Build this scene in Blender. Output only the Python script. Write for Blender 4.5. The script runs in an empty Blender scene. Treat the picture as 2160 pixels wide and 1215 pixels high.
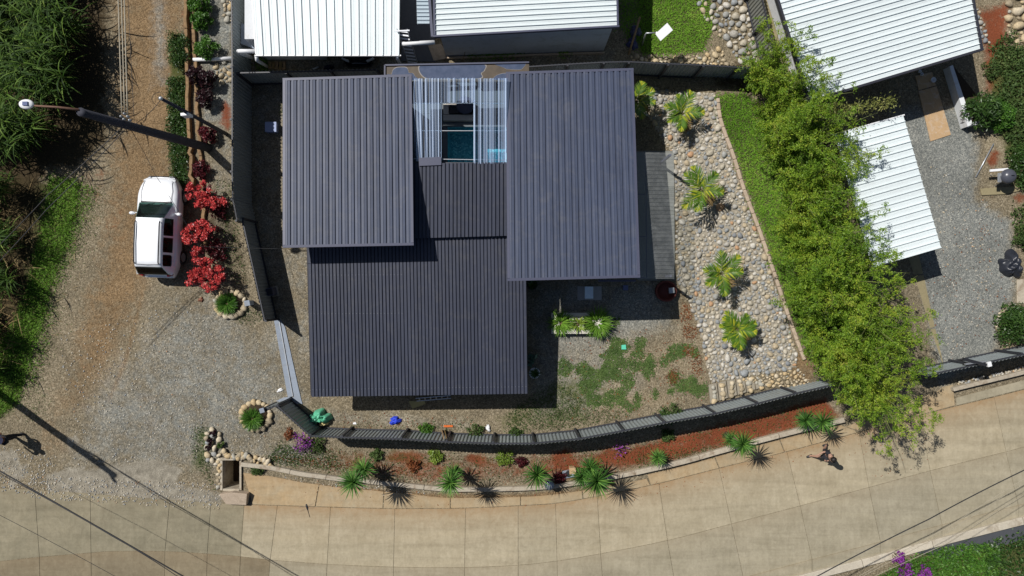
import bpy, math, random
import numpy as np
from mathutils import Vector, Matrix
random.seed(7); RNG = np.random.default_rng(11)
sc = bpy.context.scene
COL = sc.collection
R = math.radians

# ------------------------------------------------------------------ camera, sky, sun, exposure
H, F = 30.0, 1440.0                      # drone height in metres, focal length in photo pixels
cam = bpy.data.cameras.new('camera'); cam_o = bpy.data.objects.new('camera', cam); COL.objects.link(cam_o)
cam_o.location = (0, 0, H); cam_o.rotation_euler = (0, 0, 0)
cam.sensor_width = 36; cam.lens = 24; cam.clip_end = 2000; cam.clip_start = 0.05
sc.camera = cam_o
w = bpy.data.worlds.new('World'); sc.world = w; w.use_nodes = True
sky = w.node_tree.nodes.new('ShaderNodeTexSky'); sky.sky_type = 'NISHITA'; sky.sun_disc = False
SUN_EL = R(51.5); SUN_DIR = (-.81, .586)
sky.sun_elevation = SUN_EL; sky.sun_rotation = math.atan2(SUN_DIR[0], SUN_DIR[1])
bg = w.node_tree.nodes['Background']; bg.inputs[1].default_value = 0.05
w.node_tree.links.new(sky.outputs[0], bg.inputs[0])
sl = bpy.data.lights.new('sun', 'SUN'); sl.energy = 5.0; sl.angle = R(0.5); sl.color = (1, .965, .915)
so = bpy.data.objects.new('sun', sl); COL.objects.link(so); so.location = (-20, 15, 40)
sv = Vector((SUN_DIR[0] * math.cos(SUN_EL), SUN_DIR[1] * math.cos(SUN_EL), math.sin(SUN_EL)))
so.rotation_euler = sv.to_track_quat('Z', 'Y').to_euler()
sc.view_settings.view_transform = 'Standard'; sc.view_settings.look = 'None'
sc.view_settings.exposure = 0.0; sc.view_settings.gamma = 1.0; sc.view_settings.use_curve_mapping = False
sc.cycles.max_bounces = 6; sc.cycles.transparent_max_bounces = 16

# ------------------------------------------------------------------ pixels and ground
def smooth(a, b, x):
    t = np.clip((x - a) / (b - a), 0, 1); return t * t * (3 - 2 * t)
_by = [0, 180, 330, 520, 700, 800, 860]
_bl = [1330, 1390, 1420, 1424, 1470, 1492, 1500]
_br = [1470, 1512, 1540, 1600, 1655, 1690, 1710]
def gz_px(x, y):
    """height of the ground at ground pixel x, y: flat plots, one low stony bank"""
    x = np.asarray(x, float); y = np.asarray(y, float)
    l = np.interp(y, _by, _bl); r = np.interp(y, _by, _br)
    z = .55 * smooth(0, 1, (x - l) / (r - l)) * (1 - smooth(r + 150, r + 330, x))
    return z * smooth(120, 230, y) * (1 - smooth(770, 850, y))
def W(px, py, z=None):
    """photo pixel -> point at height z (None: on the ground)"""
    if z is None:
        z = 0.0
        for _ in range(3):
            k = (H - z) / H
            z = float(gz_px(1080 + (px - 1080) * k, 607.5 + (py - 607.5) * k))
    k = (H - z) / F
    return Vector(((px - 1080) * k, (607.5 - py) * k, z))
def gz(X, Y): return gz_px(1080 + np.asarray(X) * 48, 607.5 - np.asarray(Y) * 48)

# ------------------------------------------------------------------ materials
def nodes_of(name):
    m = bpy.data.materials.new(name); m.use_nodes = True
    nt = m.node_tree; b = nt.nodes['Principled BSDF']
    return m, nt, b
def N(nt, typ, **kw):
    n = nt.nodes.new(typ)
    for k, v in kw.items():
        if k.startswith('i_'):
            key = k[2:]; key = int(key) if key.isdigit() else key
            n.inputs[key].default_value = v
        else: setattr(n, k, v)
    return n
def L(nt, a, b): nt.links.new(a, b)
def noise(nt, vec, scale, detail=3, rough=.6, dist=0.):
    n = N(nt, 'ShaderNodeTexNoise'); n.inputs['Scale'].default_value = scale; n.inputs['Detail'].default_value = detail
    n.inputs['Roughness'].default_value = rough; n.inputs['Distortion'].default_value = dist
    L(nt, vec, n.inputs['Vector']); return n.outputs['Fac']
def ramp(nt, fac, stops, interp='LINEAR'):
    r = N(nt, 'ShaderNodeValToRGB'); cr = r.color_ramp; cr.interpolation = interp
    while len(cr.elements) < len(stops): cr.elements.new(.5)
    for e, (p, c) in zip(cr.elements, stops):
        e.position = p; e.color = (*c, 1) if len(c) == 3 else c
    L(nt, fac, r.inputs[0]); return r.outputs[0]
def mixc(nt, fac, a, b, mode='MIX'):
    m = N(nt, 'ShaderNodeMix', data_type='RGBA', blend_type=mode)
    for s, v in ((m.inputs[0], fac), (m.inputs[6], a), (m.inputs[7], b)):
        if isinstance(v, (int, float)): s.default_value = v
        elif isinstance(v, (tuple, list)): s.default_value = (*v, 1) if len(v) == 3 else v
        else: L(nt, v, s)
    return m.outputs[2]
def math_(nt, op, a, b=None, c=None, clamp=False):
    m = N(nt, 'ShaderNodeMath', operation=op, use_clamp=clamp)
    for i, v in enumerate((a, b, c)):
        if v is None: continue
        if isinstance(v, (int, float)): m.inputs[i].default_value = v
        else: L(nt, v, m.inputs[i])
    return m.outputs[0]
def bump(nt, b, h, strength=.4, dist=.02):
    n = N(nt, 'ShaderNodeBump'); n.inputs['Strength'].default_value = strength; n.inputs['Distance'].default_value = dist
    L(nt, h, n.inputs['Height']); L(nt, n.outputs[0], b.inputs['Normal'])
def wpos(nt): return N(nt, 'ShaderNodeNewGeometry').outputs['Position']
def mix3(c, k): return tuple(min(1, v * k) for v in c)

def surf(name, col, var=.18, scale=6., rough=.6, metal=0., big=.25, bigscale=.6, bmp=.15, spec=.4, dirt=None, dirt_amt=.35, streak=None):
    """a painted, metal, concrete or plastic surface with fine grain, broad unevenness and optional dirt"""
    m, nt, b = nodes_of(name); p = wpos(nt)
    n1 = noise(nt, p, scale, 4, .65)
    c = ramp(nt, n1, [(.25, mix3(col, 1 - var)), (.75, mix3(col, 1 + var))])
    n2 = noise(nt, p, bigscale, 3, .6, .4)
    c = mixc(nt, math_(nt, 'MULTIPLY', math_(nt, 'SUBTRACT', n2, .35, clamp=True), big * 2, clamp=True), c, mix3(col, .62))
    if dirt:
        d = noise(nt, p, bigscale * 3.1, 5, .7, .8)
        c = mixc(nt, math_(nt, 'MULTIPLY', math_(nt, 'MULTIPLY', math_(nt, 'SUBTRACT', d, .5, clamp=True), 5., clamp=True), dirt_amt), c, dirt)
    if streak:
        mp = N(nt, 'ShaderNodeMapping'); mp.inputs['Scale'].default_value = (*streak, 1); L(nt, p, mp.inputs[0])
        c = mixc(nt, 1., c, ramp(nt, noise(nt, mp.outputs[0], 1., 5, .7, .3), [(.28, (.74, .74, .75)), (.5, (1, 1, 1)), (.72, (1.22, 1.19, 1.13))]), 'MULTIPLY')
    orr = N(nt, 'ShaderNodeObjectInfo').outputs['Random']
    c = mixc(nt, 1., c, ramp(nt, orr, [(0, (.9, .9, .9)), (1, (1, 1, 1))]), 'MULTIPLY')
    L(nt, c, b.inputs['Base Color']); b.inputs['Roughness'].default_value = rough; b.inputs['Metallic'].default_value = metal
    b.inputs['Specular IOR Level'].default_value = spec
    if bmp: bump(nt, b, n1, bmp, .01)
    return m
def leafmat(name, stops, trans=.25, rough=.5, spec=.35, objvar=.0, clump=.5, clumpscale=1.6):
    """foliage: each leaf takes its own tone, with drifts of older and younger leaves"""
    m, nt, b = nodes_of(name)
    g = N(nt, 'ShaderNodeNewGeometry'); f = g.outputs['Random Per Island']
    n = noise(nt, g.outputs['Position'], clumpscale, 3, .6)
    f2 = math_(nt, 'ADD', math_(nt, 'MULTIPLY', f, 1 - clump), math_(nt, 'MULTIPLY', math_(nt, 'MULTIPLY_ADD', n, 2.4, -.7, clamp=True), clump), clamp=True)
    if objvar:
        f2 = math_(nt, 'ADD', f2, math_(nt, 'MULTIPLY_ADD', N(nt, 'ShaderNodeObjectInfo').outputs['Random'], objvar, -objvar / 2), clamp=True)
    c = ramp(nt, f2, stops); L(nt, c, b.inputs['Base Color'])
    b.inputs['Roughness'].default_value = rough; b.inputs['Specular IOR Level'].default_value = spec
    t = N(nt, 'ShaderNodeBsdfTranslucent'); L(nt, c, t.inputs[0])
    mx = N(nt, 'ShaderNodeMixShader'); mx.inputs[0].default_value = trans
    L(nt, b.outputs[0], mx.inputs[1]); L(nt, t.outputs[0], mx.inputs[2])
    L(nt, mx.outputs[0], nt.nodes['Material Output'].inputs[0])
    return m
def stonemat(name, stops, scale=14.):
    m, nt, b = nodes_of(name); g = N(nt, 'ShaderNodeNewGeometry')
    f = math_(nt, 'FRACT', math_(nt, 'ADD', g.outputs['Random Per Island'], math_(nt, 'MULTIPLY', N(nt, 'ShaderNodeObjectInfo').outputs['Random'], 7.3)))
    c = ramp(nt, f, stops, 'CONSTANT')
    n = noise(nt, g.outputs['Position'], scale, 4, .7)
    c = mixc(nt, 1., c, ramp(nt, n, [(.3, (.62, .62, .62)), (.7, (1.15, 1.15, 1.15))]), 'MULTIPLY')
    L(nt, c, b.inputs['Base Color']); b.inputs['Roughness'].default_value = .75; bump(nt, b, n, .35, .02)
    return m
def clearmat(name, tint, refl, rough=.15, haze=.2, hazecol=(.8, .85, .9), streak=False):
    """thin clear sheet: lets light through, reflects a little, slightly milky"""
    m, nt, b = nodes_of(name); nt.nodes.remove(b)
    t = N(nt, 'ShaderNodeBsdfTransparent'); t.inputs[0].default_value = (*tint, 1)
    g = N(nt, 'ShaderNodeBsdfGlossy'); g.inputs['Roughness'].default_value = rough
    d = N(nt, 'ShaderNodeBsdfDiffuse'); d.inputs[0].default_value = (*hazecol, 1)
    p = wpos(nt); nz = noise(nt, p, 3., 4, .7)
    if streak:      # pale streaks along the ribs, painting in their reflections of sky and sun
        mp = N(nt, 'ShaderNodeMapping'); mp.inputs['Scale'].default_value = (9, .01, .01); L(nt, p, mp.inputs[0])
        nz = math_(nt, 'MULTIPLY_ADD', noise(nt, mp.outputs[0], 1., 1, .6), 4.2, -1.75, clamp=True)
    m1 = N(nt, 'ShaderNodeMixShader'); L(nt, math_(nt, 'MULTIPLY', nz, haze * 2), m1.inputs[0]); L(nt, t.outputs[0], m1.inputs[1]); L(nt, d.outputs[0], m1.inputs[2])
    fr = N(nt, 'ShaderNodeFresnel'); fr.inputs[0].default_value = 1.5
    m2 = N(nt, 'ShaderNodeMixShader'); L(nt, math_(nt, 'MULTIPLY', fr.outputs[0], refl, clamp=True), m2.inputs[0])
    L(nt, m1.outputs[0], m2.inputs[1]); L(nt, g.outputs[0], m2.inputs[2]); L(nt, m2.outputs[0], nt.nodes['Material Output'].inputs[0])
    return m

M = {}
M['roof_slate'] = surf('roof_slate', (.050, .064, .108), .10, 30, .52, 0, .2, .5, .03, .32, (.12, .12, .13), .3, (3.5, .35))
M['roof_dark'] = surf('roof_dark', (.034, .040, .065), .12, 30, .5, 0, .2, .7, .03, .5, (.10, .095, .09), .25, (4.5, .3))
M['roof_white'] = surf('roof_white', (.68, .745, .755), .05, 20, .45, 0, .14, .5, .02, .4, (.54, .56, .54), .2)
M['trim_slate'] = surf('trim_slate', (.066, .072, .115), .1, 20, .45, 0, .15, .8, .03)
M['trim_dark'] = surf('trim_dark', (.030, .031, .042), .15, 20, .5, 0, .2, .8, .03)
M['fence'] = surf('fence_metal', (.25, .285, .295), .14, 10, .42, 0, .35, .9, .05, .5, (.17, .17, .14), .5)
M['fence_post'] = surf('fence_post', (.035, .037, .046), .15, 12, .5, 0, .2, .9, .05)
M['wall_grey'] = surf('wall_render_grey', (.46, .49, .54), .08, 25, .85, 0, .25, .8, .2, .2, (.24, .22, .18), .4)
M['wall_white'] = surf('wall_render_white', (.70, .72, .74), .06, 25, .8, 0, .2, .8, .2, .2, (.4, .36, .3), .4)
M['wall_dark'] = surf('wall_render_dark', (.11, .115, .13), .1, 25, .8, 0, .2, .8, .2, .2)
M['white'] = surf('white_plastic', (.78, .79, .80), .05, 18, .35, 0, .1, 1., .02)
M['steel'] = surf('galvanised_steel', (.45, .47, .49), .12, 25, .38, .6, .2, 1.2, .05)
M['alu'] = surf('aluminium', (.62, .64, .67), .08, 25, .32, .7, .15, 1.2, .03)
M['black'] = surf('black_plastic', (.022, .023, .027), .2, 15, .5, 0, .2, 1, .05)
M['rubber'] = surf('rubber', (.02, .02, .022), .2, 20, .8, 0, .2, 1, .1)
M['pole'] = surf('pole_dark', (.050, .052, .066), .2, 6, .8, 0, .3, .6, .2, .2)
M['rust'] = surf('rusted_arm', (.16, .085, .055), .25, 15, .7, 0, .3, 1.5, .2)
M['kerb'] = surf('kerb_concrete', (.42, .37, .29), .18, 14, .9, 0, .35, .8, .35, .2, (.16, .10, .055), .7)
M['track'] = surf('track_concrete', (.26, .30, .36), .1, 18, .8, 0, .2, .8, .2, .2, (.2, .18, .15), .4)
M['block'] = surf('block_concrete', (.45, .36, .27), .16, 14, .9, 0, .3, 1., .35, .2, (.26, .20, .14), .6)
M['tan'] = surf('tan_concrete', (.27, .23, .135), .12, 12, .9, 0, .25, .8, .25, .2, (.16, .14, .09), .4)
M['ply'] = surf('plywood', (.46, .31, .17), .1, 9, .7, 0, .2, 1.5, .1, .3, (.55, .5, .45), .5)
M['wood'] = surf('weathered_wood', (.30, .20, .11), .3, 12, .8, 0, .3, 1.5, .3)
M['bark'] = surf('bark', (.13, .09, .055), .3, 14, .9, 0, .3, 2., .5, .2)
M['greenstem'] = surf('green_stem', (.14, .16, .05), .2, 10, .6, 0, .3, 2., .1)
M['tile'] = surf('courtyard_tile', (.10, .12, .135), .08, 16, .45, 0, .2, 1., .06)
M['deckw'] = surf('pale_deck', (.60, .56, .50), .08, 14, .6, 0, .2, 1., .08)
M['red_soil'] = surf('red_soil', (.24, .075, .032), .3, 20, .95, 0, .3, 1., .6, .1)
M['soil'] = surf('dark_soil', (.05, .036, .024), .3, 22, .95, 0, .3, 1., .6, .1)
M['brownbank'] = surf('clay_bank', (.27, .175, .095), .25, 10, .95, 0, .5, 1.2, .6, .1, (.13, .09, .055), .8)
M['slab'] = None
M['stone'] = stonemat('river_stone', [(0, (.40, .36, .28)), (.16, (.31, .31, .29)), (.3, (.50, .45, .36)), (.44, (.27, .285, .29)), (.56, (.44, .36, .24)), (.68, (.36, .34, .30)), (.8, (.53, .50, .44)), (.92, (.21, .22, .23)), (.97, (.45, .27, .15))])
M['stone_tan'] = stonemat('tan_stone', [(0, (.50, .40, .25)), (.2, (.40, .33, .22)), (.4, (.55, .47, .34)), (.6, (.33, .27, .18)), (.75, (.48, .36, .20)), (.9, (.38, .36, .30))])
M['mortar'] = surf('mortar', (.30, .27, .215), .2, 20, .95, 0, .35, 1.2, .5, .1, (.2, .16, .11), .5)
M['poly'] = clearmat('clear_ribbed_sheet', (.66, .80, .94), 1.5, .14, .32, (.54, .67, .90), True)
M['poly_dull'] = clearmat('weathered_clear_sheet', (.93, .95, .95), .8, .2, .10, (.72, .75, .74))
M['glass'] = None

# green things
M['cane'] = leafmat('cane_leaf', [(0, (.008, .020, .003)), (.5, (.032, .075, .009)), (.82, (.11, .19, .028)), (1, (.30, .36, .08))], .3, .6, .15, .0, .35)
M['bamboo'] = leafmat('bamboo_leaf', [(0, (.040, .095, .010)), (.3, (.11, .215, .018)), (.6, (.22, .345, .03)), (.9, (.42, .46, .055)), (1, (.44, .38, .13))], .35, .5, .25, .12, .55, .9)
M['grass'] = leafmat('grass_blade', [(0, (.05, .12, .012)), (.5, (.12, .25, .025)), (.85, (.20, .35, .045)), (1, (.33, .38, .10))], .25, .6, .2, 0, .5, 1.2)
M['lawn'] = leafmat('lawn_blade', [(0, (.07, .16, .012)), (.45, (.15, .32, .025)), (.8, (.24, .42, .05)), (1, (.42, .44, .12))], .3, .7, .15, 0, .6, .8)
M['weed'] = leafmat('weed_leaf', [(0, (.035, .065, .02)), (.6, (.07, .12, .03)), (1, (.14, .17, .06))], .2, .6, .2, 0, .5, 2.)
M['moss'] = leafmat('creeper_leaf', [(0, (.055, .10, .028)), (.6, (.10, .16, .045)), (1, (.17, .23, .07))], .2, .7, .15, 0, .5, 2.)
M['shrub'] = leafmat('shrub_leaf', [(0, (.03, .09, .012)), (.6, (.08, .20, .025)), (1, (.18, .32, .05))], .3, .45, .35, 0, .4, 2.5)
M['shrub_dark'] = leafmat('dark_shrub_leaf', [(0, (.018, .045, .010)), (.6, (.045, .10, .02)), (1, (.11, .19, .04))], .25, .4, .4, 0, .4, 2.5)
M['lime'] = leafmat('lime_leaf', [(0, (.10, .16, .02)), (.6, (.20, .30, .04)), (1, (.34, .40, .08))], .3, .45, .35)
M['croton'] = leafmat('croton_leaf', [(0, (.12, .010, .012)), (.3, (.42, .035, .04)), (.7, (.72, .085, .08)), (.95, (.84, .19, .16)), (1, (.20, .10, .03))], .3, .4, .4, 0, .3, 3.)
M['darkred'] = leafmat('wine_leaf', [(0, (.010, .004, .006)), (.6, (.030, .008, .012)), (1, (.075, .018, .022))], .2, .45, .4)
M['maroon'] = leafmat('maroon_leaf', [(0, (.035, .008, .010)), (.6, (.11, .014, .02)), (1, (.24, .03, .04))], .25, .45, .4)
M['rustleaf'] = leafmat('rust_leaf', [(0, (.10, .03, .012)), (.6, (.24, .08, .03)), (1, (.36, .17, .07))], .2, .6, .2)
M['purple'] = leafmat('purple_bract', [(0, (.10, .015, .14)), (.5, (.24, .035, .30)), (1, (.42, .10, .48))], .3, .5, .3)
M['palm'] = leafmat('palm_leaflet', [(0, (.045, .11, .012)), (.45, (.10, .20, .02)), (.75, (.30, .36, .025)), (1, (.60, .55, .04))], .3, .38, .45, .2, .35, 1.5)
M['yucca'] = leafmat('yucca_blade', [(0, (.03, .085, .015)), (.6, (.06, .16, .025)), (1, (.15, .29, .05))], .15, .6, .25, .2, .2)
M['dry'] = leafmat('dry_straw', [(0, (.13, .085, .035)), (.6, (.27, .19, .085)), (1, (.50, .40, .2))], .2, .7, .2)

# ------------------------------------------------------------------ mesh building
def mesh_obj(name, verts, faces, mat, parent=None, smooth_=False, offset=None):
    """faces: list of tuples, or an (n,k) integer array"""
    me = bpy.data.meshes.new(name)
    v = np.asarray(verts, dtype=np.float32).reshape(-1, 3)
    if offset is not None: v = v - np.asarray(offset, dtype=np.float32)
    if isinstance(faces, np.ndarray):
        n, k = faces.shape
        me.vertices.add(len(v)); me.vertices.foreach_set('co', v.ravel())
        me.loops.add(n * k); me.loops.foreach_set('vertex_index', faces.astype(np.int32).ravel())
        me.polygons.add(n); me.polygons.foreach_set('loop_start', np.arange(0, n * k, k, dtype=np.int32))
        me.update(calc_edges=True)
    else:
        me.from_pydata(v.tolist(), [], faces)
    if smooth_: me.polygons.foreach_set('use_smooth', np.ones(len(me.polygons), dtype=bool))
    me.update()
    if mat: me.materials.append(mat)
    o = bpy.data.objects.new(name, me); COL.objects.link(o)
    if parent: o.parent = parent
    return o
class MB:
    """collects shapes into one mesh"""
    def __init__(s): s.v = []; s.f = []
    def add(s, v, f):
        o = len(s.v); s.v += [tuple(p) for p in v]; s.f += [tuple(i + o for i in q) for q in f]; return s
    def box(s, c, size, rz=0., rx=0., ry=0.):
        hx, hy, hz = [d / 2 for d in size]; m = Matrix.Rotation(rz, 3, 'Z') @ Matrix.Rotation(ry, 3, 'Y') @ Matrix.Rotation(rx, 3, 'X'); c = Vector(c)
        v = [c + m @ Vector((x * hx, y * hy, z * hz)) for z in (-1, 1) for x, y in ((-1, -1), (1, -1), (1, 1), (-1, 1))]
        return s.add(v, [(3, 2, 1, 0), (4, 5, 6, 7), (0, 1, 5, 4), (1, 2, 6, 5), (2, 3, 7, 6), (3, 0, 4, 7)])
    def prism(s, poly, z0, z1):
        n = len(poly); zt = z1 if hasattr(z1, '__len__') else [z1] * n
        a = sum(poly[i][0] * poly[(i + 1) % n][1] - poly[(i + 1) % n][0] * poly[i][1] for i in range(n))
        if a < 0: poly = poly[::-1]; zt = list(zt)[::-1]
        v = [(p[0], p[1], z0) for p in poly] + [(p[0], p[1], z) for p, z in zip(poly, zt)]
        f = [tuple(range(n - 1, -1, -1)), tuple(range(n, 2 * n))] + [(i, (i + 1) % n, n + (i + 1) % n, n + i) for i in range(n)]
        return s.add(v, f)
    def tube(s, pts, rad, n=8, cap=True):
        pts = [Vector(p) for p in pts]; rad = rad if hasattr(rad, '__len__') else [rad] * len(pts)
        v = []; f = []; prev = None
        for i, p in enumerate(pts):
            d = (pts[min(i + 1, len(pts) - 1)] - pts[max(i - 1, 0)]).normalized()
            if prev is None:
                a = d.cross(Vector((0, 0, 1)));
                if a.length < .05: a = d.cross(Vector((1, 0, 0)))
            else: a = prev - d * prev.dot(d)
            a.normalize(); prev = a; b = d.cross(a)
            v += [p + (a * math.cos(t) + b * math.sin(t)) * rad[i] for t in [2 * math.pi * k / n for k in range(n)]]
        for i in range(len(pts) - 1):
            f += [(i * n + k, i * n + (k + 1) % n, (i + 1) * n + (k + 1) % n, (i + 1) * n + k) for k in range(n)]
        if cap: f += [tuple(range(n - 1, -1, -1)), tuple(range((len(pts) - 1) * n, len(pts) * n))]
        return s.add(v, f)
    def lathe(s, prof, c=(0, 0, 0), n=16, sx=1., sy=1.):
        v = []; f = []
        for r, z in prof: v += [(c[0] + r * sx * math.cos(2 * math.pi * k / n), c[1] + r * sy * math.sin(2 * math.pi * k / n), c[2] + z) for k in range(n)]
        for i in range(len(prof) - 1): f += [(i * n + k, i * n + (k + 1) % n, (i + 1) * n + (k + 1) % n, (i + 1) * n + k) for k in range(n)]
        f += [tuple(range(n - 1, -1, -1)), tuple(range((len(prof) - 1) * n, len(prof) * n))]
        return s.add(v, f)
    def out(s, name, mat, parent=None, smooth_=False, offset=None): return mesh_obj(name, s.v, s.f, mat, parent, smooth_, offset)
def bevel(o, wd=.02, seg=2):
    m = o.modifiers.new('bevel', 'BEVEL'); m.width = wd; m.segments = seg; m.limit_method = 'ANGLE'; return o
def tag(o, label, cat, group=None, kind=None):
    if label: o['label'] = label
    if cat: o['category'] = cat
    if group: o['group'] = group
    if kind: o['kind'] = kind
    return o
def thing(name, label, cat, loc=(0, 0, 0), rz=0., group=None):
    o = bpy.data.objects.new(name, None); COL.objects.link(o); o.empty_display_size = .3
    o.location = loc; o.rotation_euler = (0, 0, rz); return tag(o, label, cat, group)
def struct(o, label=None): o['kind'] = 'structure'; return o
def copy_tree(o, parent=None, loc=None, rz=None, scale=None, label=None, group=None):
    c = o.copy(); COL.objects.link(c); c.parent = parent
    if loc is not None: c.location = loc
    if rz is not None: c.rotation_euler = (0, 0, rz)
    if scale is not None: c.scale = (scale,) * 3 if not hasattr(scale, '__len__') else scale
    if label: c['label'] = label
    if group: c['group'] = group
    for ch in list(o.children): copy_tree(ch, c)
    return c

def px_poly_mask(gx, gy, poly, soft):
    """1 inside the pixel polygon, fading to 0 over +-soft pixels at its edge"""
    p = np.asarray(poly, float); x, y = gx, gy
    inside = np.zeros(x.shape, bool); d2 = np.full(x.shape, 1e12)
    bb = (x > p[:, 0].min() - soft * 1.5) & (x < p[:, 0].max() + soft * 1.5) & (y > p[:, 1].min() - soft * 1.5) & (y < p[:, 1].max() + soft * 1.5)
    x = x[bb]; y = y[bb]; ins = np.zeros(x.shape, bool); dd = np.full(x.shape, 1e12)
    for i in range(len(p)):
        (x0, y0), (x1, y1) = p[i], p[(i + 1) % len(p)]
        if y0 != y1: ins ^= ((y0 > y) != (y1 > y)) & (x < (x1 - x0) * (y - y0) / (y1 - y0) + x0)
        ex, ey = x1 - x0, y1 - y0; t = np.clip(((x - x0) * ex + (y - y0) * ey) / (ex * ex + ey * ey + 1e-9), 0, 1)
        dd = np.minimum(dd, (x - x0 - t * ex) ** 2 + (y - y0 - t * ey) ** 2)
    d = np.sqrt(dd) * np.where(ins, 1, -1)
    out = np.zeros(gx.shape); out[bb] = smooth(-soft, soft, d); return out
def in_poly(x, y, poly): return px_poly_mask(np.asarray(x, float), np.asarray(y, float), poly, .01) > .5
def scatter(poly, n, mind=0., tries=20):
    """random ground pixels inside a pixel polygon"""
    p = np.asarray(poly, float); lo, hi = p.min(0), p.max(0); got = np.zeros((0, 2))
    while len(got) < n and tries:
        c = lo + RNG.random((n * 3, 2)) * (hi - lo); c = c[in_poly(c[:, 0], c[:, 1], poly)]; got = np.vstack([got, c]); tries -= 1
    return got[:n]
# ------------------------------------------------------------------ ground sheet
def crom(pts, n=6):
    p = [np.array(q, float) for q in pts]; out = []
    for i in range(len(p) - 1):
        a, b, c, d = p[max(i - 1, 0)], p[i], p[i + 1], p[min(i + 2, len(p) - 1)]
        for k in range(n):
            t = k / n; out.append(.5 * (2 * b + (c - a) * t + (2 * a - 5 * b + 4 * c - d) * t * t + (3 * b - a - 3 * c + d) * t ** 3))
    out.append(p[-1]); return np.array(out)
KERB = [(508, 980), (573, 988), (633, 1000), (677, 1006), (723, 1012), (790, 1018), (850, 1024), (940, 1033), (1000, 1033), (1067, 1032), (1140, 1029), (1200, 1022), (1267, 1012), (1340, 998), (1440, 975), (1540, 947), (1673, 912), (1723, 900), (1783, 886)]
L1 = [(-260, 1022), (-120, 1025), (0, 1030), (83, 1034), (190, 1041), (287, 1049), (443, 1060), (515, 1064), (600, 1067), (697, 1070), (833, 1073), (982, 1072), (1093, 1067), (1172, 1062), (1260, 1047), (1390, 1020), (1517, 988), (1660, 953), (1812, 912), (1940, 877), (2017, 857), (2097, 838), (2160, 822), (2300, 788), (2420, 760)]
L2 = [(-260, 1210), (-120, 1198), (0, 1184), (83, 1175), (192, 1166), (233, 1163), (348, 1163), (437, 1168), (507, 1174), (570, 1181), (690, 1190), (830, 1196), (980, 1197), (1093, 1192), (1177, 1183), (1267, 1168), (1408, 1140), (1543, 1105), (1688, 1067), (1833, 1028), (1962, 993), (2122, 953), (2160, 943), (2300, 908), (2420, 880)]
L3 = [(-260, 1330), (0, 1312), (200, 1300), (450, 1302), (700, 1312), (980, 1318), (1180, 1302), (1267, 1287), (1417, 1258), (1562, 1220), (1620, 1205), (1713, 1180), (1857, 1143), (1987, 1107), (2160, 1063), (2300, 1030), (2420, 1002)]
L4 = [(x, y + 27) for x, y in L3]
cl = {k: crom(v) for k, v in dict(K=KERB, A=L1, B=L2, C=L3, D=L4).items()}
def yat(k, x): return float(np.interp(x, cl[k][:, 0], cl[k][:, 1]))

gxs = np.concatenate([[-7000, -4000, -2200, -1200, -700, -420, -300], np.arange(-240, 2401, 5.), [2460, 2580, 2860, 3360, 4400, 6200, 9200]])
gys = np.concatenate([[-7000, -4000, -2200, -1200, -700, -420, -260], np.arange(-180, 1396, 5.), [1460, 1620, 1900, 2400, 3400, 5200, 8200]])
GX, GY = np.meshgrid(gxs, gys)
def layer(items):
    m = np.zeros(GX.shape)
    for amt, soft, poly in items:
        k = px_poly_mask(GX, GY, poly, soft); m = m * (1 - k) + amt * k if amt == 0 else np.maximum(m, amt * k)
    return m
def blob(x, y, rx, ry, n=12, j=.3):
    return [(x + rx * math.cos(a) * (1 + random.uniform(-j, j)), y + ry * math.sin(a) * (1 + random.uniform(-j, j))) for a in [2 * math.pi * k / n for k in range(n)]]
grey = layer([
    (.72, 95, [(340, 600), (470, 610), (560, 690), (620, 690), (640, 850), (600, 960), (450, 1000), (250, 1020), (130, 1000), (160, 860), (300, 720)]),
    (.9, 14, [(408, -200), (492, -200), (492, 260), (425, 260)]), (.55, 25, [(430, 250), (492, 250), (500, 620), (450, 600)]),
    (.75, 30, [(320, -200), (350, -200), (352, 180), (325, 180)]),
    (.5, 20, [(530, 150), (660, 150), (660, 920), (610, 840), (555, 650), (535, 440)]),
    (1.35, 35, [(1880, 230), (2030, 225), (2060, 300), (2060, 420), (2130, 470), (2140, 620), (2090, 760), (1985, 810), (1945, 600)]),
    (.85, 40, [(1120, 590), (1430, 590), (1430, 700), (1330, 740), (1310, 800), (1240, 880), (1120, 890)]),
    (.6, 14, blob(1330, 800, 40, 40)), (.6, 14, blob(1310, 760, 15, 25)),
    (.7, 20, [(600, 930), (680, 940), (700, 985), (600, 985), (540, 960)]), (.6, 20, [(660, 860), (1000, 880), (1000, 910), (690, 900)]),
    (.7, 10, [(530, 110), (930, 110), (930, 150), (530, 150)]), (.5, 10, [(1080, 110), (1300, 100), (1300, 140), (1080, 145)])])
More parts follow.
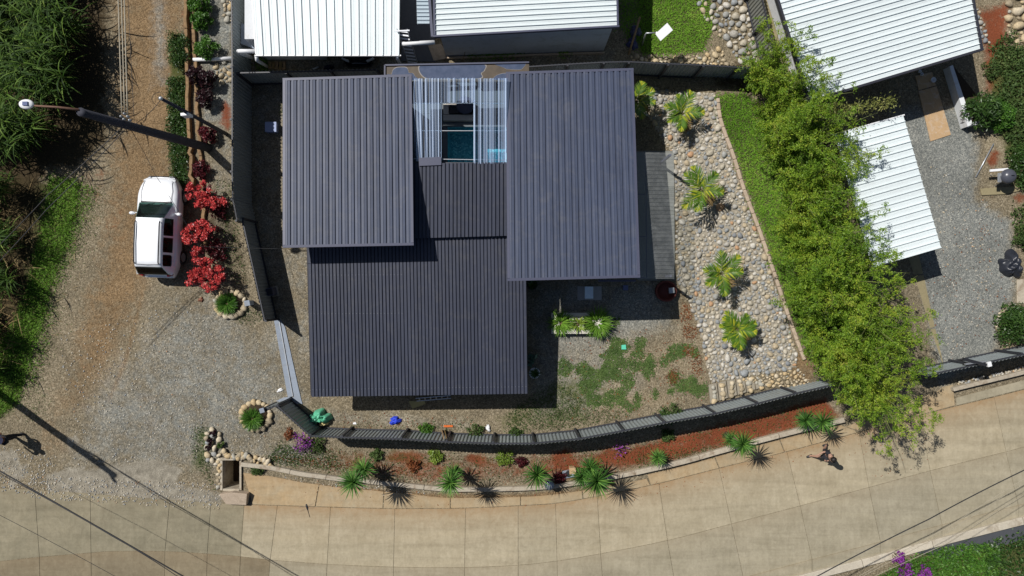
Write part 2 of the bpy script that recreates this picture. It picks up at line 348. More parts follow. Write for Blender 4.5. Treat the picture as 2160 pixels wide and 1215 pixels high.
brown = layer([
    (.8, 14, [(262, 120), (272, 120), (268, 330), (240, 520), (214, 640), (170, 770), (150, 800), (196, 640), (226, 520), (254, 330)]), (.7, 12, [(330, 60), (338, 60), (336, 300), (322, 330), (322, 300)]), (.9, 8, [(300, 600), (308, 604), (270, 760), (232, 850), (226, 845), (262, 755)]),
    (.85, 60, [(250, -200), (400, -200), (395, 130), (380, 420), (330, 560), (270, 700), (180, 860), (120, 880), (170, 700), (220, 480), (230, 330)]),
    (.7, 30, blob(260, 470, 30, 60)), (.7, 26, blob(190, 640, 22, 40)), (.65, 24, blob(170, 740, 18, 40)), (.7, 12, blob(310, 840, 30, 12)), (.5, 14, blob(320, 900, 16, 26)),
    (.75, 12, [(380, -200), (412, -200), (412, 460), (398, 470), (392, 200)]),
    (.5, 30, [(60, 870), (130, 880), (160, 960), (80, 980)]), (.85, 6, [(510, 1000), (680, 1020), (900, 1040), (1060, 1042), (1200, 1034), (1300, 1012), (1300, 1030), (1060, 1060), (700, 1045), (520, 1030)]),
    (.5, 14, [(1410, 590), (1470, 600), (1490, 720), (1440, 700)]), (.4, 25, [(1280, 700), (1480, 680), (1500, 840), (1250, 900)]),
    (.8, 12, [(1650, 740), (1720, 730), (1700, 820), (1660, 800)])])
red = layer([
    (.52, 18, [(700, 950), (1100, 966), (1340, 935), (1560, 885), (1560, 930), (1340, 985), (1180, 1012), (900, 1018), (740, 1000)]),
    (.95, 18, [(1320, 945), (1540, 890), (1740, 840), (1770, 880), (1600, 925), (1440, 965), (1330, 985)]),
    (.75, 26, [(1120, 985), (1340, 940), (1400, 955), (1330, 990), (1180, 1010)]), (.9, 16, blob(1190, 975, 40, 26)), (.9, 14, blob(1310, 965, 60, 20)), (.85, 12, blob(1005, 970, 28, 14)), (.8, 14, blob(860, 965, 50, 14)), (.6, 20, blob(950, 990, 60, 20)), (.6, 20, blob(760, 965, 36, 12)), (.7, 10, blob(1208, 1010, 16, 8)),
    (.5, 12, [(380, 20), (404, 20), (404, 70), (390, 75)]), (.35, 20, [(165, 370), (235, 330), (220, 430), (190, 440)]), (.8, 10, blob(476, 245, 14, 30)), (.3, 30, blob(245, 470, 25, 60)),
    (.85, 22, [(2065, 20), (2130, 10), (2120, 60), (2130, 110), (2110, 190), (2080, 200), (2075, 120)]), (.8, 12, blob(2095, 335, 14, 22)), (.8, 10, blob(2150, 415, 16, 10)), (.5, 10, blob(2120, 700, 20, 12))])
green = layer([
    (.9, 20, [(-220, 330), (100, 380), (168, 380), (160, 480), (110, 600), (85, 700), (55, 790), (35, 850), (0, 890), (-220, 900)]), (.45, 25, [(160, 380), (205, 400), (150, 560), (110, 660), (100, 600)]),
    (1, 10, [(1335, -200), (1480, -200), (1505, 60), (1480, 110), (1350, 115)]), (1, 9, [(1498, 210), (1560, 200), (1700, 320), (1830, 560), (1800, 780), (1700, 760), (1650, 650), (1600, 480), (1530, 300)]),
    (.8, 10, [(360, 70), (400, 70), (402, 150), (396, 400), (362, 390), (358, 250)]),
    (.9, 20, [(2100, 100), (2300, 90), (2300, 420), (2140, 400), (2120, 300), (2080, 240), (2090, 200)]), (.9, 20, [(1800, 1235), (2000, 1160), (2400, 1080), (2400, 1400), (1700, 1400)]),
    (.5, 25, [(1170, 790), (1290, 800), (1240, 900), (1100, 905), (1030, 895)]), (.35, 20, [(680, 940), (1100, 965), (1100, 985), (720, 985)]), (.5, 15, [(415, 890), (440, 900), (440, 990), (400, 1000), (410, 940)])])
pale = layer([
    (.9, 14, [(95, 1000), (150, 990), (230, 985), (330, 970), (380, 990), (370, 1020), (430, 1035), (470, 1040), (468, 1066), (300, 1055), (100, 1040)]), (.8, 12, blob(10, 970, 30, 26)), (.8, 8, blob(155, 930, 14, 14)), (.7, 10, [(20, 1000), (60, 970), (60, 1000), (20, 1035)])])
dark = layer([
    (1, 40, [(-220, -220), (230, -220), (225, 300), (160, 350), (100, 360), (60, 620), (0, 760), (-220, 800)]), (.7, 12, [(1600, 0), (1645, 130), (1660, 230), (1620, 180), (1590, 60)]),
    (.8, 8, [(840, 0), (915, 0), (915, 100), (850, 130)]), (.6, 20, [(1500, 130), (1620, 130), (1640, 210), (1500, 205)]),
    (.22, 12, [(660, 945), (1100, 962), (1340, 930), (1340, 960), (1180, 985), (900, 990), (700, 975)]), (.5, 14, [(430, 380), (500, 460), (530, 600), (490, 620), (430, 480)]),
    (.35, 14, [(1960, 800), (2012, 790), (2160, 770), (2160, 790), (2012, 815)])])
tanm = layer([(.5, 40, [(1180, 720), (1490, 650), (1500, 850), (1200, 910), (1100, 900)]), (.5, 30, [(700, 870), (1100, 870), (1300, 890), (1100, 915), (760, 905)]), (.7, 12, [(2070, 270), (2110, 250), (2130, 380), (2090, 390)]), (.7, 12, [(2060, 380), (2160, 375), (2150, 400), (2070, 405)]), (.6, 10, [(1300, 105), (1350, 105), (1350, 135), (1300, 135)])])
GZ = gz_px(GX, GY)
road_mask = np.zeros(GX.shape, bool)
yA = np.interp(GX, cl['A'][:, 0], cl['A'][:, 1]); yD = np.interp(GX, cl['D'][:, 0], cl['D'][:, 1]); yK = np.interp(GX, cl['K'][:, 0], cl['K'][:, 1])
top = np.where((GX > 508) & (GX < 1783), yK, yA)
road_mask = (GY > top + 9) & (GY < yD - 4) & (GX > -260) & (GX < 2420)
GZ = np.where(road_mask, .006, GZ)
PIT = [(468, 970), (508, 970), (508, 1032), (468, 1032)]
GZ = np.where(px_poly_mask(GX, GY, PIT, .01) > .5, -1.1, GZ)
POOL = [(944, 268), (1066, 268), (1066, 372), (944, 372)]
GZ = np.where(px_poly_mask(GX, GY, [(934, 258), (1076, 258), (1076, 382), (934, 382)], .01) > .5, -1.6, GZ)
VX = (GX - 1080) / 48; VY = (607.5 - GY) / 48
nx, ny = len(gxs), len(gys)
idx = np.arange(nx * ny).reshape(ny, nx)
gf = np.stack([idx[:-1, :-1], idx[1:, :-1], idx[1:, 1:], idx[:-1, 1:]], -1).reshape(-1, 4)
ground = struct(mesh_obj('ground', np.stack([VX, VY, GZ], -1).reshape(-1, 3), gf, None, None, True))
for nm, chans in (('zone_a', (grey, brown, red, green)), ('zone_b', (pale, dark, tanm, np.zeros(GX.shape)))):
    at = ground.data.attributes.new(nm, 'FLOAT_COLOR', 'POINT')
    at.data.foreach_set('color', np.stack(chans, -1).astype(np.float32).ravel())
m, nt, b = nodes_of('ground_soil_and_gravel'); p = wpos(nt)
def zone(nm):
    a = N(nt, 'ShaderNodeAttribute', attribute_name=nm); s = N(nt, 'ShaderNodeSeparateColor'); L(nt, a.outputs['Color'], s.inputs[0])
    return s.outputs[0], s.outputs[1], s.outputs[2], a.outputs['Alpha']
zg, zb, zr, zgr = zone('zone_a'); zp, zd, zt, _ = zone('zone_b')
fine = noise(nt, p, 16, 4, .75); mid = noise(nt, p, 3.3, 4, .65, .3); broad = noise(nt, p, .55, 4, .6, .5)
vor = N(nt, 'ShaderNodeTexVoronoi'); vor.inputs['Scale'].default_value = 19; L(nt, p, vor.inputs['Vector'])
vor2 = N(nt, 'ShaderNodeTexVoronoi'); vor2.inputs['Scale'].default_value = 34; L(nt, p, vor2.inputs['Vector'])
vs = N(nt, 'ShaderNodeSeparateColor'); L(nt, vor.outputs['Color'], vs.inputs[0])
vs2 = N(nt, 'ShaderNodeSeparateColor'); L(nt, vor2.outputs['Color'], vs2.inputs[0])
def grit(stops): return mixc(nt, .5, ramp(nt, vs.outputs[0], stops), ramp(nt, vs2.outputs[1], stops))
base = grit([(0, (.08, .068, .047)), (.5, (.175, .147, .10)), (.9, (.28, .235, .165)), (1, (.42, .37, .28))])
g_grey = grit([(0, (.085, .096, .098)), (.5, (.175, .188, .185)), (.88, (.27, .285, .275)), (1, (.43, .43, .39))])
g_brown = grit([(0, (.085, .055, .030)), (.5, (.175, .115, .060)), (1, (.30, .205, .115))])
g_red = ramp(nt, fine, [(.2, (.085, .022, .010)), (.55, (.185, .050, .022)), (.85, (.27, .105, .055))])
g_green = ramp(nt, fine, [(.2, (.030, .045, .012)), (.7, (.085, .10, .03))])
g_pale = ramp(nt, math_(nt, 'MULTIPLY_ADD', mid, .6, math_(nt, 'MULTIPLY', fine, .4)), [(.3, (.13, .12, .10)), (.5, (.24, .22, .18)), (.7, (.40, .37, .31))])
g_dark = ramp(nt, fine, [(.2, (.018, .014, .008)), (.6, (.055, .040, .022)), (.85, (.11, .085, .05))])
g_tan = grit([(0, (.12, .10, .065)), (.5, (.23, .195, .13)), (1, (.40, .35, .26))])
def fac(z, lo=.32, hi=.68, amt=1.):
    s = math_(nt, 'ADD', z, math_(nt, 'ADD', math_(nt, 'MULTIPLY_ADD', mid, 1.1, -.55), math_(nt, 'ADD', math_(nt, 'MULTIPLY_ADD', fine, .5, -.25), math_(nt, 'MULTIPLY_ADD', broad, .9, -.45))))
    mr = N(nt, 'ShaderNodeMapRange', interpolation_type='SMOOTHSTEP'); L(nt, s, mr.inputs[0]); mr.inputs[1].default_value = lo; mr.inputs[2].default_value = hi
    return math_(nt, 'MULTIPLY', mr.outputs[0], amt)
c = base
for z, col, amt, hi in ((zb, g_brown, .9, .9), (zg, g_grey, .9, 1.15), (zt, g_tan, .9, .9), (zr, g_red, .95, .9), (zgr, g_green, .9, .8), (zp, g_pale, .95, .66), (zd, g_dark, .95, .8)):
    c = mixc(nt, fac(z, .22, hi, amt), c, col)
c = mixc(nt, 1., c, ramp(nt, broad, [(.3, (.82, .81, .78)), (.7, (1.14, 1.12, 1.08))]), 'MULTIPLY')
L(nt, c, b.inputs['Base Color']); b.inputs['Roughness'].default_value = .95; b.inputs['Specular IOR Level'].default_value = .1
hgt = math_(nt, 'ADD', math_(nt, 'MULTIPLY', vor.outputs['Distance'], -.6), fine); bump(nt, b, hgt, .55, .04)
ground.data.materials.append(m)

# ------------------------------------------------------------------ concrete road: one slab between each pair of joints
def slabmat(name, c1, c2, stain, streak=.5):
    m, nt, b = nodes_of(name); p = wpos(nt)
    n1 = noise(nt, p, 9, 5, .7); n2 = noise(nt, p, .9, 4, .65, .6); n3 = noise(nt, p, 2.6, 5, .7, 1.)
    mp = N(nt, 'ShaderNodeMapping'); mp.inputs['Scale'].default_value = (3.2, .8, 1); mp.inputs['Rotation'].default_value = (0, 0, -.05); L(nt, p, mp.inputs[0])
    n4 = noise(nt, mp.outputs[0], 1.6, 4, .65)
    c = mixc(nt, ramp(nt, n2, [(.3, (0, 0, 0)), (.7, (1, 1, 1))]), c1, c2)
    c = mixc(nt, math_(nt, 'MULTIPLY', math_(nt, 'MULTIPLY_ADD', n3, 3.5, -1.75, clamp=True), .6), c, stain)
    c = mixc(nt, 1., c, ramp(nt, n4, [(.3, (.90, .89, .87)), (.7, (1.06, 1.06, 1.06))]), 'MULTIPLY')
    m5 = N(nt, 'ShaderNodeMapping'); m5.inputs['Scale'].default_value = (.22, 2.6, 1); L(nt, p, m5.inputs[0])
    c = mixc(nt, 1., c, ramp(nt, noise(nt, m5.outputs[0], 1., 5, .65, .4), [(.3, (.84, .835, .82)), (.5, (1, 1, 1)), (.72, (1.08, 1.075, 1.06))]), 'MULTIPLY')
    c = mixc(nt, 1., c, ramp(nt, n1, [(.25, (.88, .88, .88)), (.75, (1.08, 1.08, 1.08))]), 'MULTIPLY')
    c = mixc(nt, 1., c, ramp(nt, N(nt, 'ShaderNodeObjectInfo').outputs['Random'], [(0, (.94, .945, .94)), (1, (1.03, 1.02, 1.0))]), 'MULTIPLY')
    c = mixc(nt, math_(nt, 'MULTIPLY', math_(nt, 'MULTIPLY_ADD', noise(nt, p, 1.7, 6, .75, 1.2), 4., -2.2, clamp=True), .45), c, mix3(c2, 1.3))
    dt = N(nt, 'ShaderNodeAttribute', attribute_name='edge_dirt').outputs['Fac']
    c = mixc(nt, math_(nt, 'MULTIPLY', math_(nt, 'MULTIPLY', dt, math_(nt, 'MULTIPLY_ADD', n3, 1.6, .1), clamp=True), .75), c, (.30, .185, .09))
    L(nt, c, b.inputs['Base Color']); b.inputs['Roughness'].default_value = .9; b.inputs['Specular IOR Level'].default_value = .2
    bump(nt, b, n1, .25, .01); return m
M['slab'] = slabmat('concrete_slab', (.325, .28, .195), (.395, .346, .25), (.26, .222, .155))
M['slab2'] = slabmat('grey_concrete_slab', (.285, .255, .185), (.345, .31, .23), (.235, .21, .155))
M['slab_old'] = slabmat('old_concrete_slab', (.205, .185, .13), (.27, .24, .17), (.16, .14, .10))
M['slab_old2'] = slabmat('dark_old_slab', (.185, .155, .105), (.24, .205, .14), (.145, .12, .08))
M['shoulder'] = slabmat('stained_shoulder', (.39, .285, .165), (.36, .30, .205), (.28, .19, .10))
road = struct(bpy.data.objects.new('concrete_road', None)); COL.objects.link(road)
def slab(kA, kB, a0, b0, a1, b1, mat, z=.02, g=.42, shA=0., shB=0.):
    xa = np.linspace(a0 + g, a1 - g, 7); xb = np.linspace(b0 + g, b1 - g, 7)
    poly = [(x, yat(kA, x) + g + shA) for x in xa] + [(x, yat(kB, x) - g + shB) for x in xb[::-1]]
    A_, B_ = poly[:7], poly[:6:-1]; V = []; Fc = []; T = (0, .06, .18, .4, .75, 1); D_ = (1, .75, .4, .12, 0, 0); zz = z + random.uniform(-.003, .003)
    for t_ in T: V += [W(a[0] + (c_[0] - a[0]) * t_, a[1] + (c_[1] - a[1]) * t_, zz) for a, c_ in zip(A_, B_)]
    n = 7; Fc = [(j * n + i, (j + 1) * n + i, (j + 1) * n + i + 1, j * n + i + 1) for j in range(5) for i in range(6)]
    rim = list(range(n)) + [j * n + 6 for j in range(1, 6)] + list(range(5 * n + 5, 5 * n - 1, -1)) + [j * n for j in range(4, 0, -1)]; nb = len(V)
    V += [Vector((V[i].x, V[i].y, -.1)) for i in rim]; m_ = len(rim); Fc += [(rim[i], rim[(i + 1) % m_], nb + (i + 1) % m_, nb + i) for i in range(m_)]
    o = mesh_obj('concrete_slab', V, Fc, mat, road); at = o.data.attributes.new('edge_dirt', 'FLOAT', 'POINT')
    at.data.foreach_set('value', np.array([d_ * ((1. if a1 > 520 else .12) if kA == 'A' else .6 if kA == 'K' else .2) for d_ in D_ for _ in range(n)] + [0.] * m_, dtype=np.float32)); return o
main = [(-240, -240), (-60, -50), (73, 83), (190, 192), (358, 348), (445, 437), (515, 507), (585, 570), (697, 690), (833, 830), (982, 980), (1093, 1093), (1172, 1175), (1260, 1267), (1390, 1408), (1517, 1543), (1660, 1688), (1812, 1833), (1940, 1962), (2097, 2122), (2240, 2265), (2390, 2410)]
for (a0, b0), (a1, b1) in zip(main, main[1:]):
    slab('A', 'B', a0, b0, a1, b1, M['slab_old'] if a1 <= 515 else M['slab'])
lane2 = [(-240, -240), (-50, -45), (83, 86), (192, 193), (348, 345), (437, 434), (507, 502), (570, 560), (690, 684), (830, 828), (980, 979), (1093, 1094), (1175, 1178), (1267, 1276), (1408, 1428), (1543, 1568), (1688, 1713), (1833, 1857), (1962, 1987), (2122, 2148), (2265, 2290), (2400, 2412)]
for (a0, b0), (a1, b1) in zip(lane2, lane2[1:]):
    slab('B', 'C', a0, b0, a1, b1, M['slab_old2'] if a1 <= 570 else M['slab2'])
gut = [x for _, x in lane2]
for a0, a1 in zip(gut, gut[1:]): slab('C', 'D', a0, a0, a1, a1, M['slab2'], .05)
shl = [(512, 532), (673, 665), (810, 808), (950, 950), (1098, 1098), (1228, 1230), (1365, 1372), (1508, 1517), (1645, 1655), (1703, 1713), (1775, 1812)]
for (a0, b0), (a1, b1) in zip(shl, shl[1:]):
    slab('K', 'A', a0, b0, a1, b1, M['shoulder'], .028, 1.1, 8 if a0 > 1250 else 16)
# driveway apron between the bamboo and the right hand gate
def flat_piece(name, pxs, z0, z1, mat, parent=None, smooth_=False):
    P = [W(x, y, z1) for x, y in pxs]; return MB().prism([(q.x, q.y) for q in P], z0, z1).out(name, mat, parent, smooth_)
flat_piece('concrete_slab', [(1786, 900), (1900, 850), (1955, 822), (2010, 812), (2014, 855), (1940, 875), (1816, 910)], -.1, .026, M['shoulder'], road)
flat_piece('concrete_slab', [(2017, 839), (2160, 802), (2420, 735), (2420, 758), (2160, 820), (2018, 855)], -.1, .026, M['slab2'], road)
# kerbs
def kerb_run(label, pts, wpx, h, mat, every, parent, z0=-.1):
    c = crom(pts, 8); c = c + RNG.normal(size=c.shape) * (1.3 if mat == M['brownbank'] else 0); d = np.gradient(c, axis=0); n = np.stack([-d[:, 1], d[:, 0]], 1); n /= np.linalg.norm(n, axis=1)[:, None]
    i = 0
    while i < len(c) - 1:
        j = min(i + every, len(c) - 1)
        a = c[i:j + 1] + n[i:j + 1] * wpx / 2; bb = c[i:j + 1] - n[i:j + 1] * wpx / 2
        a[-1] += (a[-2] - a[-1]) * .06; bb[-1] += (bb[-2] - bb[-1]) * .06
        P = [W(x, y, h) for x, y in np.vstack([a, bb[::-1]])]
        bevel(MB().prism([(q.x, q.y) for q in P], z0, h + random.uniform(-.008, .008)).out('kerb_section', mat, parent), .015, 1); i = j
kerb = struct(bpy.data.objects.new('kerb', None)); COL.objects.link(kerb)
kerb_run('', KERB[:14], 9, .2, M['kerb'], 13, kerb); kerb_run('', KERB[13:], 10, .22, M['kerb'], 11, kerb)
M['kerb_pale'] = surf('pale_kerb', (.50, .45, .36), .14, 14, .9, 0, .3, .8, .35, .2, (.25, .19, .12), .6)
kerb_run('', [(x, y + 36) for x, y in L3 if x > 900], 16, .17, M['kerb_pale'], 9, kerb)
kerb_run('', [(2012, 822), (2090, 803), (2160, 786), (2300, 750)], 8, .25, M['kerb'], 10, kerb)
# paved strips
st = struct(flat_piece('asphalt_path', [(1930, 1165), (2060, 1118), (2160, 1092), (2420, 1030), (2420, 1120), (2160, 1140), (1990, 1180)], -.05, .02, surf('asphalt', (.07, .075, .085), .2, 30, .9, 0, .2, .8, .4, .2)))
tp = struct(bpy.data.objects.new('driveway_strip', None)); COL.objects.link(tp)
for q in ([(1870, 590), (1948, 580), (1972, 690), (1895, 700)], [(1896, 703), (1973, 693), (1990, 768), (1992, 808), (1915, 815)], [(1846, 480), (1920, 462), (1947, 577), (1868, 587)]): flat_piece('concrete_slab', q, -.05, .02, M['tan'], tp)
# clay bank along the dirt road
for nm, A, hgt in (('clay_bank', [(389, -120), (391, 60), (393, 120), (396, 250), (401, 330), (404, 400)], .22), ('clay_bank', [(407, -120), (409, 60), (411, 130), (416, 240), (421, 330), (427, 430), (432, 520)], .16)):
    bk = struct(bpy.data.objects.new(nm, None)); COL.objects.link(bk); kerb_run('', A, 7, hgt, M['brownbank'], 8, bk)
# ------------------------------------------------------------------ roofs
PROF_WIDE = [(0, -.03), (.12, -.03), (.155, .045), (.50, .05), (.54, .034), (.92, .03), (.97, -.03)]
PROF_FINE = [(0, -.02), (.14, -.02), (.20, .034), (.90, .034), (.97, -.02)]
PROF_WHITE = [(0, 0), (.30, 0), (.32, .006), (.36, 0), (.82, 0), (.87, .05), (.95, .05)]
PROF_FLAT = [(0, 0), (.3, 0), (.42, .02), (.6, .02), (.72, 0)]
PROF_CLEAR = [(0, 0), (.25, .004), (.40, .05), (.62, .05), (.77, .004), (.98, 0)]
def bil(c, u, v): return c[0] * (1 - u) * (1 - v) + c[1] * u * (1 - v) + c[2] * (1 - u) * v + c[3] * u * v
def quad_px(q): return [W(*p) for p in q]
def sheets(name, c, ribs, per, prof, mat, parent, v0=0., v1=1., lap=.0):
    """corrugated sheets over the quad c (u across the ribs): every sheet is its own piece"""
    nrm = (c[1] - c[0]).cross(c[2] - c[0]).normalized()
    if nrm.z < 0: nrm = -nrm
    out = []
    k = 0
    while k < ribs:
        e = min(k + per, ribs); us = []
        for i in range(k, e): us += [((i + f) / ribs, h) for f, h in prof]
        us.append((e / ribs, prof[0][1]))
        dz = random.uniform(0, .006); vs_ = (v0, (v0 + v1) / 2, v1); V = []
        for v in vs_: V += [bil(c, u, v) + nrm * (h + dz) for u, h in us]
        n = len(us); Fc = [(r * n + i, r * n + i + 1, (r + 1) * n + i + 1, (r + 1) * n + i) for r in range(2) for i in range(n - 1)]
        f0 = Fc[0]
        if (V[f0[1]] - V[f0[0]]).cross(V[f0[2]] - V[f0[1]]).z < 0: Fc = [f[::-1] for f in Fc]
        if prof in (PROF_CLEAR, PROF_FLAT): out.append(mesh_obj(name, V, Fc, mat, parent)); k = e; continue
        nb = len(V); V += [bil(c, u, v) + nrm * (-.012) for v in (v0, v1) for u in (us[0][0], us[-1][0])]
        Fc.append((nb, nb + 1, nb + 3, nb + 2))
        out.append(mesh_obj(name, V, Fc, mat, parent)); k = e
    return out
def bar(mb, a, b, w, h, dz=0.):
    a = Vector(a); b = Vector(b); d = (b - a); ln = d.length; d.normalize(); s = Vector((-d.y, d.x, 0)).normalized(); up = d.cross(s)
    if up.z < 0: up = -up
    v = [p + s * w / 2 * i + up * (h / 2 * j + dz) for p in (a, b) for i, j in ((-1, -1), (1, -1), (1, 1), (-1, 1))]
    return mb.add(v, [(0, 1, 2, 3), (7, 6, 5, 4), (0, 4, 5, 1), (1, 5, 6, 2), (2, 6, 7, 3), (3, 7, 4, 0)])
def edge(name, a, b, w, h, mat, parent, dz=0.): return bar(MB(), a, b, w, h, dz).out(name, mat, parent)
def roof(parent, q, ribs, per, prof, mat, trim, name='roof', sides=('top', 'bottom', 'left', 'right'), tw=.10, th=.14, order='v'):
    """q = TL, TR, BL, BR pixels with heights; order 'v': ribs run top to bottom, 'h': left to right"""
    TL, TR, BL, BR = quad_px(q)
    # the underlay that carries the sheets, its pieces end 2 mm short of one another
    mb = MB()
    for t in (.5, .12, .88):
        mb = MB(); bar(mb, TL.lerp(BL, t) + Vector((.05, 0, -.07)), TR.lerp(BR, t) + Vector((-.05, 0, -.07)), .08, .1)
        if t == .5: r = mb.out(name, trim, parent)
        else: mb.out('roof_beam', trim, r)
    c = [TL, TR, BL, BR] if order == 'v' else [TL, BL, TR, BR]
    sheets('roof_sheet', c, ribs, per, prof, mat, r)
    for s, (a, b2, off) in dict(top=(TL, TR, (0, .0, 0)), bottom=(BL, BR, (0, -.0, 0)), left=(TL, BL, (-.0, 0, 0)), right=(TR, BR, (.0, 0, 0))).items():
        if s in sides:
            d = (b2 - a).normalized() * (.055 if s in ('left', 'right') else -.055)
            edge('roof_flashing', a + Vector(off) + d, b2 + Vector(off) - d, tw, th, trim, r, -.015)
    return r
def wallring(name, pxz, z1, mat, parent, z0=0.):
    return MB().prism([(W(x, y, 0).x, W(x, y, 0).y) for x, y in pxz], z0, z1).out(name, mat, parent)

# main house with four dark metal roofs round a pool court
house = thing('house', 'dark metal-roofed house with stepped slate-grey roofs around a small pool court', 'house', W(860, 560, 0))
def under(o):
    o.location = o.location - house.location; return o
def hroof(*a, **k):
    r = roof(house, *a, **k); r.location = -house.location; return r
LQ = [(600, 168, 2.95), (866, 160, 2.95), (600, 520, 3.6), (870, 515, 3.6)]
RQ = [(1070, 155, 2.75), (1333, 147, 2.75), (1073, 590, 3.75), (1347, 583, 3.75)]
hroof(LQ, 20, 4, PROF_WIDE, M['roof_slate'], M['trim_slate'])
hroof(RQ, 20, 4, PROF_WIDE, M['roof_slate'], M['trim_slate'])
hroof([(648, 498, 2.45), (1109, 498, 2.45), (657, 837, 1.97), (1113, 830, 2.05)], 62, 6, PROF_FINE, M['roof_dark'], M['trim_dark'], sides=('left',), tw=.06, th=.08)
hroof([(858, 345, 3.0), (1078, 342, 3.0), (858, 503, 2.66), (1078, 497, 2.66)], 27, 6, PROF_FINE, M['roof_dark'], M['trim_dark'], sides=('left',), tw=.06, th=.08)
# screw rows on the lower roof
mb = MB()
LQ2 = quad_px([(648, 498, 2.45), (1109, 498, 2.45), (657, 837, 1.97), (1113, 830, 2.05)])
for v in (.24, .48, .955):
    for i in range(62):
        if v < .9 and i > 26: continue
        p0 = bil(LQ2, (i + .56) / 62, v); mb.lathe([(.011, .03), (.010, .042), (.004, .046)], p0, 6)
under(mb.out('roof_screws', M['steel'], house))['kind'] = 'stuff'
# gutters and fascias
for a, b2, wd in (((884, 342, 3.02), (931, 340, 3.02), .32),): under(edge('gutter', W(*a), W(*b2), wd, .12, M['trim_slate'], house))
under(edge('fascia', W(1262, 592, 3.4), W(1340, 592, 3.4), .08, .2, M['trim_slate'], house))
under(edge('fascia', W(905, 500, 2.52), W(1072, 496, 2.52), .05, .16, M['trim_dark'], house))
def wbox(x0, x1, y0, y1, z0, z1, name, mat, ztop=None):
    zt = [z1] * 4 if ztop is None else ztop
    return under(MB().prism([(x0, y0), (x1, y0), (x1, y1), (x0, y1)], z0, zt).out(name, mat, house))
wbox(-8.45, -4.4, 2.1, 7.95, 0, 2.8, 'wall', M['wall_dark'], [3.4, 3.4, 2.86, 2.86])
wbox(.22, 4.45, .95, 8.15, 0, 2.6, 'wall', M['wall_grey'], [3.5, 3.5, 2.62, 2.62])
wbox(-7.55, .10, -3.45, 2.06, 0, 1.9, 'wall', M['wall_dark'], [1.93, 1.99, 2.38, 2.38])
wbox(-4.36, .18, 2.1, 5.0, 0, 2.5, 'wall', M['wall_dark'], [2.56, 2.56, 2.84, 2.84])
for x0, x1, z0, z1 in ((-6.9, -4.9, .0, 1.75), (-3.6, -2.4, .0, 1.75), (-1.8, -.6, .7, 1.6)):     # openings under the south eave
    wbox(x0, x1, -3.49, -3.44, z0, z1, 'window' if z0 > 0 else 'door', M['black'])
for x0, x1, z0, z1 in ((.9, 2.1, .0, 2.1), (2.6, 4.0, .8, 2.0)): wbox(x0, x1, .91, .955, z0, z1, 'window' if z0 > 0 else 'door', M['black'])
# flat roof tray with silted puddles behind the clear roofs
m, nt, b = nodes_of('silted_flat_roof'); p = wpos(nt); n1 = noise(nt, p, 2.2, 5, .7, .5)
L(nt, ramp(nt, n1, [(.3, (.045, .032, .020)), (.7, (.095, .068, .040))]), b.inputs['Base Color']); b.inputs['Roughness'].default_value = .6
TRAY = [(812, 138), (1000, 134), (1116, 132), (1116, 172), (812, 172)]
tray = under(flat_piece('flat_roof', TRAY, 2.42, 2.55, m, house))
for a, b2 in (((812, 138), (1116, 132)), ((812, 138), (812, 170))): edge('roof_upstand', W(*a, 2.56), W(*b2, 2.56), .06, .1, M['trim_slate'], tray)
m, nt, b = nodes_of('puddle_film'); p = wpos(nt); n1 = noise(nt, p, 5, 4, .6)
L(nt, ramp(nt, n1, [(.3, (.055, .075, .125)), (.7, (.085, .105, .165))]), b.inputs['Base Color']); b.inputs['Roughness'].default_value = .2
m2, nt, b = nodes_of('silt_rim'); b.inputs['Base Color'].default_value = (.24, .22, .20, 1); b.inputs['Roughness'].default_value = .7
z800 = lambda pts: [(800 + x / 4.672, 100 + y / 4.672) for x, y in pts]
for pts in ([(120, 268), (132, 222), (165, 195), (225, 188), (270, 195), (288, 230), (295, 250), (335, 255), (355, 285), (390, 318), (330, 330), (60, 320), (20, 300), (70, 268)], [(382, 195), (430, 168), (700, 160), (1030, 160), (1042, 225), (1010, 255), (985, 312), (560, 315), (450, 305), (395, 250)], [(1130, 166), (1280, 150), (1438, 152), (1420, 200), (1380, 222), (1260, 215), (1225, 200)], [(1120, 305), (1160, 272), (1230, 252), (1300, 262), (1300, 320), (1130, 320)]):
    c = crom(z800(pts + [pts[0]]), 5)[:-1]; ctr = c.mean(0)
    flat_piece('puddle_rim', ctr + (c - ctr) * 1.0, 2.549, 2.554, m2, tray)
    flat_piece('puddle', ctr + (c - ctr) * np.array([.97, .90]), 2.5535, 2.558, m, tray)
# clear ribbed court roof
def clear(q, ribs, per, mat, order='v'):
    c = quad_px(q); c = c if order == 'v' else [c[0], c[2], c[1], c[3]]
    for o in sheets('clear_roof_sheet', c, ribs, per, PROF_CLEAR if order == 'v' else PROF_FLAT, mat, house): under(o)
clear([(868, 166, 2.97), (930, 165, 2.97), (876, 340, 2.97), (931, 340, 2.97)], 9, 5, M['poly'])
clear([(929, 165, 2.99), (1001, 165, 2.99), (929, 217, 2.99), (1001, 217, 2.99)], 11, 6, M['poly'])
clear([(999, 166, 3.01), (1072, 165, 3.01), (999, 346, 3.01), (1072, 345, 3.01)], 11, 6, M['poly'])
clear([(1336, 321, 2.3), (1421, 322, 2.3), (1340, 588, 2.3), (1422, 588, 2.3)], 32, 8, M['poly_dull'], 'h')
for a, b2, z in (((870, 218), (1070, 218), 2.93), ((870, 276), (1070, 276), 2.9), ((872, 335), (1072, 338), 2.9)): under(edge('purlin', W(*a, z), W(*b2, z), .02, .05, M['alu'], house))
for x in (931, 1000): under(edge('purlin', W(x, 212, 2.9), W(x, 340, 2.9), .03, .06, M['alu'], house))
for x in (1362,): under(edge('purlin', W(x, 324, 2.22), W(x + 2, 586, 2.22), .03, .05, M['trim_slate'], house))
